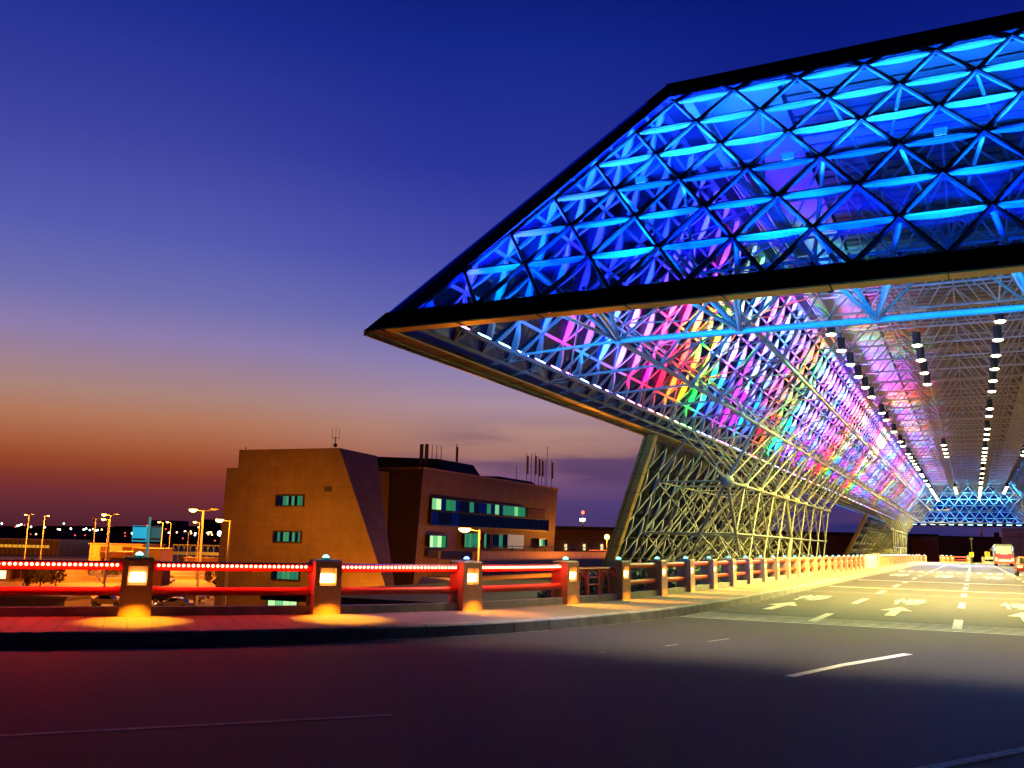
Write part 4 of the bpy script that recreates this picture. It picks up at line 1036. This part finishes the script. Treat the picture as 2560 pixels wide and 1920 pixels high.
TL = emis('tail_red', (1, .12, .03), 30); HL = emis('lamp_white', (1, .85, .6), 18)
for s in (-1, 1):
    b = MB(); b.box((s*1.0, -.06, .95), (.22, .06, .38)); b.build('tail_light', TL, bus)
    b = MB(); b.box((s*1.08, -.03, 2.35), (.10, .05, .45)); b.build('marker_light', emis('cool_marker', (.7, .8, 1), 3), bus)
b = MB(); b.box((0, -.06, 1.72), (.9, .04, .13)); b.build('destination_strip', emis('orange_strip', (1, .5, .2), 3), bus)
b = MB(); b.box((.1, -.06, .8), (1.5, .04, .14)); b.build('bumper_reflector', emis('bumper_glow', (1, .3, .08), 14), bus)
b = MB(); b.box((0, -.1, .5), (2.4, .2, .25)); b.build('bumper', mat('bus_bumper', (.3, .03, .03), .4), bus)
for x_ in (-1.0, 1.0):
    for y_ in (2.2, 8.5):
        b = MB(); b.tube((x_-.14, y_, .5), (x_+.14, y_, .5), .5, 14, cap=True); b.build('wheel', TYRE, bus)
for s in (-1, 1):
    b = MB(); b.box((s*(w+.2), 10.6, 2.3), (.18, .12, .4)); b.tube((s*w, 10.8, 2.7), (s*(w+.2), 10.7, 2.5), .02, 5); b.build('mirror', BLACK, bus)
lamp('AREA', 'tail_glow', (0, -.4, .8), 160, (1, .16, .05), bus, shape='RECTANGLE', size=2.0, size_y=.3).rotation_euler = (math.radians(90), 0, 0)

def car(loc_, rz, colname, col, label, lit=False, taxi=False, tail=False, group='cars parked on the lower lot'):
    root = empty('parked_car', loc_, rz, label, 'car', group)
    prof = [(-2.2, .35), (-2.25, .62), (-2.1, .88), (-1.6, .95), (-1.05, 1.38), (-.6, 1.47), (.35, 1.47), (1.0, 1.02), (1.9, .86), (2.2, .65), (2.22, .35)]
    b = MB(); n_ = len(prof)
    def sec(y_, f_): return [Vector((x_*(1 if z_ < .9 else f_), y_*(1 if z_ < 1.0 else .80), z_)) for x_, z_ in prof]
    rows_ = [sec(-.86, .97), sec(-.8, 1), sec(.8, 1), sec(.86, .97)]
    vs = [v_ for r_ in rows_ for v_ in r_]; fs = [tuple(range(n_)), tuple(range(4*n_-1, 3*n_-1, -1))]
    for r_ in range(3):
        for i in range(n_): j = (i+1) % n_; fs.append((r_*n_+i, (r_+1)*n_+i, (r_+1)*n_+j, r_*n_+j))
    b.add(vs, fs); b.build('body', mat(colname, col, .25, .2), root)
    for s in (-1, 1):
        b = MB(); b.prism([(-1.35, s*.80, 1.0), (.85, s*.80, 1.0), (.3, s*.706, 1.41), (-.6, s*.706, 1.41), (-1.0, s*.706, 1.36)], (0, s*.012, 0)); b.build('side_window', GLASSD, root)
    b = MB(); b.prism([(.98, -.6, 1.05), (.98, .6, 1.05), (.42, .56, 1.44), (.42, -.56, 1.44)], (.02, 0, .02)); b.build('windscreen', GLASSD, root)
    b = MB(); b.prism([(-1.62, -.6, .98), (-1.62, .6, .98), (-1.1, .56, 1.36), (-1.1, -.56, 1.36)], (-.02, 0, .02)); b.build('rear_window', GLASSD, root)
    for x_ in (-1.35, 1.38):
        for y_ in (-.80, .80): wheel(x_, y_, .33, .2, root)
    for s in (-1, 1):
        b = MB(); b.box((2.17, s*.62, .66), (.12, .34, .14)); b.build('headlight', HL if lit else mat('lamp_clear', (.6, .6, .6), .1), root)
        b = MB(); b.box((-2.19, s*.64, .72), (.1, .30, .16)); b.build('tail_light', TL if tail else mat('lamp_red', (.35, .01, .01), .2), root)
    if taxi:
        b = MB(); b.box((0, 0, 1.54), (.2, .5, .14)); b.build('roof_sign', mat('roof_sign', (.8, .7, .4), .4, emit=(1, .7, .3), strength=.6), root)
    return root
def cpos(x, y): return at_z(x, y, GZ+.004)
car(cpos(158, 1303), math.radians(32), 'silver', (.35, .30, .27), 'silver saloon parked at the left end beyond the railing')
car(cpos(232, 1310), math.radians(30), 'taxi_yellow', (.80, .50, .10), 'pale yellow taxi with roof sign left of the first stone post', taxi=True)
car(cpos(362, 1302), math.radians(200), 'dark_blue', (.03, .03, .05), 'dark saloon behind the yellow taxi right of the first stone post')
car(cpos(405, 1300), math.radians(28), 'taxi_yellow', (.80, .50, .10), 'yellow taxi with roof sign beside the tall lamp post', taxi=True)
car(cpos(377, 1316), math.radians(205), 'silver', (.35, .30, .27), 'silver car with lit headlights just right of the first stone post', lit=True)
car(cpos(350, 1260), math.radians(25), 'cream', (.6, .5, .4), 'cream car seen between the rails right of the first post')
car(cpos(480, 1262), math.radians(100), 'dark_blue', (.03, .03, .05), 'dark car with lit headlights beside the tower wall', lit=True)
car(cpos(472, 1292), math.radians(90), 'cream', (.6, .5, .4), 'pale van-like car parked against the tower foot')
r_ = at_z(2222, 1244, 0)
rc_ = car((r_.x, r_.y, 0), math.radians(90), 'deep_red', (.28, .03, .02), 'dark red car cut by the frame edge beside the bus', tail=True, group='vehicles under the canopy')

# ================================================================== LOWER APRON: lamp posts, booths, planters, sign
apron = MB(); apron.add([at_z(-60, 1330, GZ+.002), at_z(700, 1340, GZ+.002), at_z(480, 1198, GZ+.002), at_z(-60, 1202, GZ+.002)], [(0, 1, 2, 3)])
apron.add([(-58, 20, GZ+.003), (-9, 20, GZ+.003), (-9, 200, GZ+.003), (-58, 200, GZ+.003)], [(0, 1, 2, 3)])
apron.build('apron', mat('apron_paving', (.28, .17, .10), .8, 0, .25, .15), kind='structure')
SOD = (1, .27, .012)
def lamp_post(x, ytop, d, lab, lit=1, dbl=True, pw=1, flip=1, pale=False):
    t_ = at_d(x, ytop, d); h = t_.z-GZ
    root = empty('lamp_post', (t_.x, t_.y, GZ), 0, lab, 'lamp post', 'street lamps on the lower lot')
    b = MB(); b.tube((0, 0, 0), (0, 0, h), .16, 8, r2=.09); b.tube((0, 0, 0), (0, 0, .5), .24, 8); b.build('pole', mat('lamp_pole', (.5, .45, .38), .5), root)
    dirx = Vector((.9, .44, 0))*flip; dims = 1.0
    for s in ((-1, 1) if dbl else (-1,)):
        hd_ = MB(); c_ = dirx*s*1.1+Vector((0, 0, h+.08)); hd_.tube((0, 0, h-.1), c_, .05, 6); hd_.sphere(c_+Vector((0, 0, .06)), .55, 12, 6, sc=(1, .5, .22)); ho = hd_.build('lamp_head', GREYM, root, smooth=True)
        if lit and s == -1:
            e_ = MB(); e_.sphere(c_+Vector((0, 0, -.02)), .48, 12, 5, sc=(1, .6, -.6), half=True); e_.build('lamp_glass', emis('sodium_glass', (1, .52, .10), 16), ho, smooth=True)
            lamp('POINT', 'sodium_light', c_+Vector((0, 0, -.7)), 42000*pw*max(1, d/150), SOD, ho, shadow_soft_size=.4)
    return root
lamp_post(440, 1102, 95, 'tallest bright double-armed lamp post beside the tower', pw=.11)
lamp_post(498, 1124, 92, 'single-armed lamp post standing against the tower wall', dbl=False, pw=.08)
lamp_post(240, 1112, 145, 'double-armed lamp post behind the first stone post, left pair front', pw=.7)
lamp_post(236, 1122, 175, 'plain lamp post close behind the double-armed one', dbl=False)
lamp_post(63, 1112, 290, 'double-armed lamp post at the far left by the glass hangar', pw=1.5)
lamp_post(97, 1114, 290, 'lamp post right of the far left one by the glass hangar', dbl=False, flip=-1, pw=1.3)
lamp_post(352, 1128, 265, 'slim lamp post just right of the blue sign', dbl=False)
lamp_post(370, 1128, 265, 'slim lamp post second right of the blue sign', dbl=False)
lamp_post(207, 1120, 260, 'unlit short lamp post left of the double-armed one', lit=0, dbl=True)
lamp_post(408, 1150, 260, 'thin unlit grey pole over the arched shelter', lit=0, dbl=False)
lamp_post(1037, 1144, 66, 'lamp post in front of the office block windows', dbl=False, pw=.10)
lamp_post(432, 1128, 200, 'small far lamp post seen behind the tallest one', dbl=False)
# the small lamp by the leg
q = at_d(1311, 1160, 150); r_ = empty('lamp_post', (q.x, q.y, GZ), 0, 'lamp post with a glowing orange globe beside the near canopy leg', 'lamp post', 'street lamps on the lower lot')
b = MB(); b.tube((0, 0, 0), (0, 0, q.z-GZ), .1, 8); b.build('pole', GREYM, r_)
b = MB(); b.sphere((0, 0, q.z-GZ), .42, 12, 8); b.build('lamp_glass', emis('sodium_globe', (1, .50, .08), 14), r_, smooth=True); lamp('POINT', 'sodium_light', (0, -.8, q.z-GZ), 3500, SOD, r_, shadow_soft_size=.3)
# added sodium lamps, hidden behind the rail, to brighten the tower, block and ramp
for (x_, y_, z_, pw, lab) in ((-58.8, 79.5, -5.2, 3200, 'added short lamp at the foot of the tower, hidden below the rail'), (-47, 97, -3, 5500, 'added short lamp before the raked corner'), (-41, 104, -2.0, 6000, 'added short lamp under the ramp bridge'), (-41, 126, -2, 6000, 'second added short lamp under the ramp bridge')):
    r_ = empty('added_low_lamp', (x_, y_, GZ), 0, lab, 'lamp post', 'added short lamps by the office building')
    h = 2.2; b = MB(); b.tube((0, 0, 0), (0, 0, h), .08, 8); b.build('pole', GREYM, r_)
    b = MB(); b.sphere((0, 0, h+.15), .25, 10, 6); b.build('lamp_glass', emis('sodium_low', (1, .5, .1), 10), r_, smooth=True); lamp('POINT', 'sodium_light', (0, 0, h+.75), pw, SOD, r_, shadow_soft_size=.3)
# blue lit double board on a pole
q = at_d(320, 1155, 100); r_ = empty('lit_sign', (q.x, q.y, GZ), math.radians(26), 'cyan lit double board on a tall blue pole behind the first stone post', 'sign')
cyan = mat('cyan_board', (.02, .35, .6), .4, emit=(0, .45, .9), strength=.7); cyb = mat('cyan_pole', (.02, .25, .4), .4, emit=(0, .4, .7), strength=.22)
b = MB(); b.tube((.05, 0, 0), (.05, 0, q.z-GZ+1.9), .16, 8); b.build('pole', cyb, r_)
b = MB(); b.box((-.85, -.2, q.z-GZ+.1), (1.55, .1, 1.7)); b.build('front_board', cyan, r_)
b = MB(); b.box((-.85, -.27, q.z-GZ-.52), (1.4, .03, .22)); b.box((-.85, -.27, q.z-GZ+.85), (1.4, .03, .12)); b.box((-.85, -.27, q.z-GZ-.82), (1.4, .03, .1)); b.build('dark_band', BLACK, r_)
b = MB(); b.box((.85, .1, q.z-GZ+.1), (1.15, .1, 1.7)); b.build('rear_board', mat('dim_cyan_board', (.02, .1, .2), .4, emit=(0, .25, .45), strength=.25), r_)
b = MB(); b.box((.85, .02, q.z-GZ-.45), (1.0, .03, .2)); b.box((.85, .02, q.z-GZ+.85), (1.0, .03, .12)); b.build('dark_band', BLACK, r_)
# low buildings
def block(name, x1, y1, x2, yb, d, dep, matl, lab, cat, rf=None, roofover=.4):
    a = at_d(x1, y1, d); c_ = at_d(x2, y1, d); r_ = empty(name, (a.x, a.y, GZ), 0, lab, cat)
    dv = Vector((c_.x-a.x, c_.y-a.y, 0)); n_ = Vector((-dv.y, dv.x, 0)).normalized()
    if n_.y < 0: n_ = -n_
    b = MB(); h = a.z-GZ; b.prism([Vector((0, 0, 0)), dv, dv+Vector((0, 0, h)), Vector((0, 0, h))], n_*dep); b.build('wall', matl, r_)
    u = dv.normalized(); b = MB(); b.prism([-u*roofover-n_*roofover+Vector((0, 0, h+.003)), dv+u*roofover-n_*roofover+Vector((0, 0, h+.003)), dv+u*roofover-n_*roofover+Vector((0, 0, h+.3)), -u*roofover-n_*roofover+Vector((0, 0, h+.3))], n_*(dep+2*roofover)); b.build('roof', rf or mat('tan_roof', (.35, .22, .14), .7), r_)
    return r_, dv, n_, h
OCH = mat('ochre_wall', (.38, .20, .10), .75, 0, .12, .6)
def winrow(r_, dv, n_, z0, z1, ts, m_=None, name='window'):
    u = dv.normalized()
    for t0, t1 in ts:
        b = MB(); a = dv*t0; c_ = dv*t1; b.prism([a+Vector((0, 0, z0)), c_+Vector((0, 0, z0)), c_+Vector((0, 0, z1)), a+Vector((0, 0, z1))], -n_*.06); b.build(name, m_ or mat('brown_window', (.06, .02, .015), .3), r_)
# glass hangar at the far left
r_, dv, n_, h = block('glass_hangar', -60, 1163, 129, 1200, 400, 30, mat('hangar_glass', (.18, .10, .05), .25, .2, .2, .3), 'long glass-walled hangar glowing amber at the far left', 'building')
b = MB()
for k in range(20): q_ = dv*(k/19)-n_*.2; b.box(q_+Vector((0, 0, h/2)), (.2, .2, h), math.radians(26))
b.build('mullion', GREYM, r_)
winrow(r_, dv, n_, 3.0, 4.2, [(.30+.04*k, .335+.04*k) for k in range(15)], emis('amber_window', (1, .42, .03), .9))
r_, dv, n_, h = block('booth_building', 195, 1175, 308, 1215, 305, 20, OCH, 'ochre flat-roofed service building behind the double-armed lamp post', 'building')
winrow(r_, dv, n_, 2.0, 5.4, [(.2, .38), (.62, .8)])
r_, dv, n_, h = block('gatehouse', 218, 1193, 292, 1226, 262, 14, OCH, 'lower ochre gatehouse with white-edged roof in front of the service building', 'building', mat('pale_roof_edge', (.6, .45, .35), .6))
winrow(r_, dv, n_, .6, 2.8, [(.05, .22), (.28, .9)])
r_, dv, n_, h = block('toll_canopy', 288, 1186, 346, 1192, 255, 10, mat('pale_canopy', (.55, .36, .2), .6), 'pale curved canopy of the toll booths left of the blue sign', 'canopy')
winrow(r_, dv, n_, .3, 3.3, [(.12, .26), (.38, .52), (.62, .78)], name='opening')
r_, dv, n_, h = block('service_block', -30, 1216, 122, 1300, 176, 14, OCH, 'ochre wall block below the upper rail at the far left', 'building')
winrow(r_, dv, n_, .6, 4.2, [(.40, .50), (.52, .62), (.64, .72)]); winrow(r_, dv, n_, 0.5, 2.0, [(.1, .3)], emis('lit_kiosk', (1, .75, .35), 2.2), 'kiosk_window')
r_, dv, n_, h = block('front_booth', -40, 1290, 141, 1320, 95, 6, mat('cream_wall', (.6, .42, .25), .7), 'cream walled booth under the lower rail at the far left', 'building')
winrow(r_, dv, n_, .0, 1.4, [(.35, .62), (.64, .78)])
r_, dv, n_, h = block('low_wall_block', 398, 1206, 490, 1222, 262, 4, OCH, 'low ochre wall between the arched shelter and the tower', 'wall')
r_, dv, n_, h = block('dark_kiosk', 326, 1228, 352, 1262, 172, 4, mat('dark_red_wall', (.14, .03, .02), .7), 'dark red kiosk wall just right of the first stone post', 'kiosk')
# arched shelter
r_ = empty('arched_shelter', (0, 0, 0), 0, 'long pale green shelter with a row of round arches behind the planters', 'shelter')
a = at_d(372, 1193, 330); c_ = at_d(474, 1197, 330); dv = c_-a; dv.z = 0; b = MB(); n_ = Vector((-dv.y, dv.x, 0)).normalized()
z0 = a.z-1.0
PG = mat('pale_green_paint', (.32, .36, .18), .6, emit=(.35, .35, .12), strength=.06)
for k in range(8):
    base = Vector((a.x, a.y, 0))+dv*(k/8); wv = dv/8
    pr_ = None
    for i in range(13):
        th = math.pi*i/12; q_ = base+wv*(.5-.5*math.cos(th)); q_.z = z0+2.0+1.7*math.sin(th)
        if pr_ is not None: b.tube(pr_, q_, .09, 5)
        pr_ = q_
    b.tube(Vector((base.x, base.y, GZ)), Vector((base.x, base.y, z0+2.0)), .11, 5)
b.build('arch', PG, r_)
b = MB(); b.tube(Vector((a.x, a.y, z0+3.75)), Vector((a.x+dv.x, a.y+dv.y, z0+3.75)), .10, 5); b.prism([Vector((a.x, a.y, z0+.2)), Vector((a.x+dv.x, a.y+dv.y, z0+.2)), Vector((a.x+dv.x, a.y+dv.y, z0+1.3)), Vector((a.x, a.y, z0+1.3))], n_*.2); b.build('rail_panel', PG, r_)
# clipped round shrubs in planters
def shrub_proto():
    r_ = empty('round_shrub', (0, 0, 0)); m_ = MB(); leaves(m_, (0, 0, 1.0), .85, 260, .17, (1, 1, .85)); m_.build('foliage', mat('shrub_leaf', (.07, .05, .02), .7), r_)
    m_ = MB(); m_.tube((0, 0, 0), (0, 0, .8), .06, 5); m_.build('stem', BARK, r_); return r_
sp = shrub_proto(); first = True
spots = [(148, 1238, 1.1), (162, 1240, 1.2), (176, 1239, 1), (202, 1238, 1.2), (229, 1246, 1), (248, 1247, 1), (272, 1247, 1.3), (292, 1248, 1.1), (86, 1268, 1.4), (120, 1266, 1.5), (137, 1246, 1.1), (470, 1252, 1.3), (404, 1218, 1.1), (414, 1218, 1.1), (425, 1219, 1.1), (437, 1218, 1.1), (449, 1220, 1.2), (461, 1221, 1.1), (392, 1217, 1.2), (10, 1205, 1.3), (26, 1206, 1.3), (45, 1205, 1.3), (150, 1207, 1.4), (170, 1207, 1.3), (130, 1206, 1.3), (184, 1208, 1.2)]
order = sorted(range(len(spots)), key=lambda i: spots[i][0])
rank = {i: k for k, i in enumerate(order)}
for i, (x_, y_, s_) in enumerate(spots):
    o = sp if first else copy_tree(sp); first = False
    q = at_z(x_, min(y_, 1300), GZ) if y_ > 1215 else at_d(x_, y_-12, 190); q.z = GZ+(0 if y_ > 1215 else .2)
    o.location = q; k_ = s_*(1.3 if y_ > 1215 else 1.5); o.scale = (k_, k_, k_)
    tag(o, 'clipped round dark shrub, %s from the left among the shrubs beyond the railing' % ordn(rank[i]), 'shrub', 'round shrubs on the lower lot')
def cypress(x, y, h, lab):
    q = at_z(x, y, GZ); r_ = empty('cypress_tree', q, 0, lab, 'tree', 'narrow cypress trees on the lower lot')
    m_ = MB()
    for k in range(9): t_ = k/8; leaves(m_, (0, 0, .5+h*.9*t_), (.75-.6*t_)*h*.22+.12, int(90*(1-t_*.6)), .16, (1, 1, 1.6))
    m_.build('crown', mat('cypress_leaf', (.06, .035, .015), .7), r_); m_ = MB(); m_.tube((0, 0, 0), (0, 0, h*.8), .12, 6, r2=.03); m_.build('trunk', BARK, r_)
cypress(64, 1262, 4.2, 'dark cypress with a forked top nearest the far left wall'); cypress(57, 1266, 3.2, 'short cypress leaning against the far left wall'); cypress(112, 1262, 2.8, 'ragged cypress beside the round shrubs under the upper rail')
cypress(446, 1255, 3.4, 'leaning cypress right of the tallest lamp post'); cypress(452, 1258, 2.8, 'smaller cypress beside the leaning one near the tower')
pl = MB(); 
for (x1, x2, y_) in ((130, 205, 1252), (215, 305, 1256), (370, 455, 1250)):
    a, c_ = at_z(x1, y_, GZ), at_z(x2, y_, GZ); dv = c_-a; m_ = (a+c_)/2; pl.box((m_.x, m_.y, GZ+.35), (dv.length, 5, .7), math.atan2(dv.y, dv.x))
o = pl.build('planter_kerbs', mat('planter_concrete', (.3, .2, .13), .8), kind='structure')

# floodlight mast far behind
q = at_d(1259, 1118, 420); r_ = empty('floodlight_mast', (q.x, q.y, GZ), 0, 'floodlight mast with white lamps and a red beacon above the far roof', 'floodlight')
b = MB(); b.tube((0, 0, 0), (0, 0, q.z-GZ), .4, 6); b.tube((0, 0, q.z-GZ), (0, 0, q.z-GZ+2), .15, 6); b.build('mast', GREYM, r_)
b = MB(); b.box((0, -.5, q.z-GZ-1), (2.6, .5, 1.1)); b.build('lamp_bank', emis('mast_white', (.8, 1, .6), 10), r_)
b = MB(); b.sphere((0, 0, q.z-GZ+2.3), .8, 8, 6); b.build('beacon', emis('mast_red', (1, .1, .05), 5), r_)
# far plain: skyline and lights
rn = random.Random(3)
tl = MB(); x = -30
while x < 500:
    d = rn.uniform(900, 1500); a = at_d(x, 1140+rn.uniform(-4, 6), d); w_ = rn.uniform(8, 26)
    tl.box((a.x, a.y, (a.z+GZ)/2), (w_, w_, a.z-GZ), rn.uniform(0, 1)); tl.sphere((a.x+w_, a.y, GZ), rn.uniform(8, 15), 8, 4, half=True, sc=(2, 2, .9)); x += rn.uniform(2, 6)
tl.build('far_treeline', mat('far_dark', (.045, .02, .03), 1), kind='stuff')
for (x1, x2, yt) in ((330, 400, 1124), (448, 470, 1122)):
    a, c_ = at_d(x1, yt, 1300), at_d(x2, yt+1.5, 1300); m_ = (a+c_)/2; o = MB(); o.box((m_.x, m_.y, (m_.z+GZ)/2), ((c_-a).length, 30, m_.z-GZ), math.radians(26)); oo = o.build('distant_hangar', mat('far_purple', (.06, .03, .06), 1)); tag(oo, 'wide flat hangar on the horizon behind the blue sign' if x1 < 400 else 'small hangar on the horizon near the tower edge', 'building')
white = emis('far_white', (1, .95, .85), 9); green_ = emis('far_green', (.5, 1, .7), 7); ambr = emis('far_amber', (1, .55, .2), 7); redd = emis('far_red', (1, .08, .05), 4)
blobs = [(4, 1131, 'w'), (33, 1138, 'r'), (37, 1136, 'w'), (41, 1135, 'g'), (46, 1133, 'w'), (53, 1134, 'r'), (67, 1138, 'w'), (97, 1139, 'g'), (125, 1143, 'a'), (129, 1144, 'w'), (138, 1131, 'g'), (153, 1142, 'w'), (181, 1144, 'w'), (186, 1142, 'w'), (194, 1145, 'g'), (201, 1143, 'a'), (207, 1146, 'w'), (211, 1145, 'g'), (220, 1144, 'a'), (78, 1154, 'a'), (66, 1154, 'r'), (162, 1156, 'r'), (184, 1156, 'r'), (285, 1152, 'w'), (287, 1154, 'w'), (302, 1151, 'a'), (308, 1153, 'a'), (270, 1151, 'r'), (365, 1151, 'w'), (382, 1150, 'a'), (400, 1148, 'w'), (412, 1148, 'a'), (413, 1152, 'a'), (422, 1152, 'w'), (421, 1156, 'w'), (429, 1139, 'a'), (448, 1151, 'a'), (452, 1150, 'a'), (456, 1150, 'a'), (450, 1154, 'a'), (458, 1155, 'a'), (484, 1155, 'a'), (464, 1168, 'r'), (270, 1158, 'r'), (358, 1143, 'r'), (318, 1135, 'r'), (395, 1163, 'r')]
pr1 = {}
for i, (x_, y_, c_) in enumerate(blobs):
    d = 700; q = at_d(x_, y_, d); key = c_
    rr = {'w': .62, 'g': .62, 'a': .58, 'r': .45}[c_]
    if key not in pr1:
        m_ = MB(); m_.sphere((0, 0, 0), rr, 8, 6); m_.tube((0, 0, -max(.6, q.z-GZ)), (0, 0, -rr), .12, 5, mi=1); pr1[key] = o = m_.build('distant_lamp', [{'w': white, 'g': green_, 'a': ambr, 'r': redd}[c_], BLACK])
    else: o = pr1[key].copy(); SC.collection.objects.link(o)
    o.location = q; nm = {'w': 'white', 'g': 'greenish white', 'a': 'amber', 'r': 'small red'}[c_]
    tag(o, 'tiny %s point of light on the dark plain near the horizon' % nm, 'lamp', '%s lights on the far plain' % nm)
q = at_d(474.5, 1152.5, 500); o = MB(); o.sphere(q, 1.25, 10, 8); oo = o.build('distant_floodlight', emis('brightest', (.8, 1, .9), 25)); tag(oo, 'brightest white-green light on the plain just left of the tower', 'lamp')
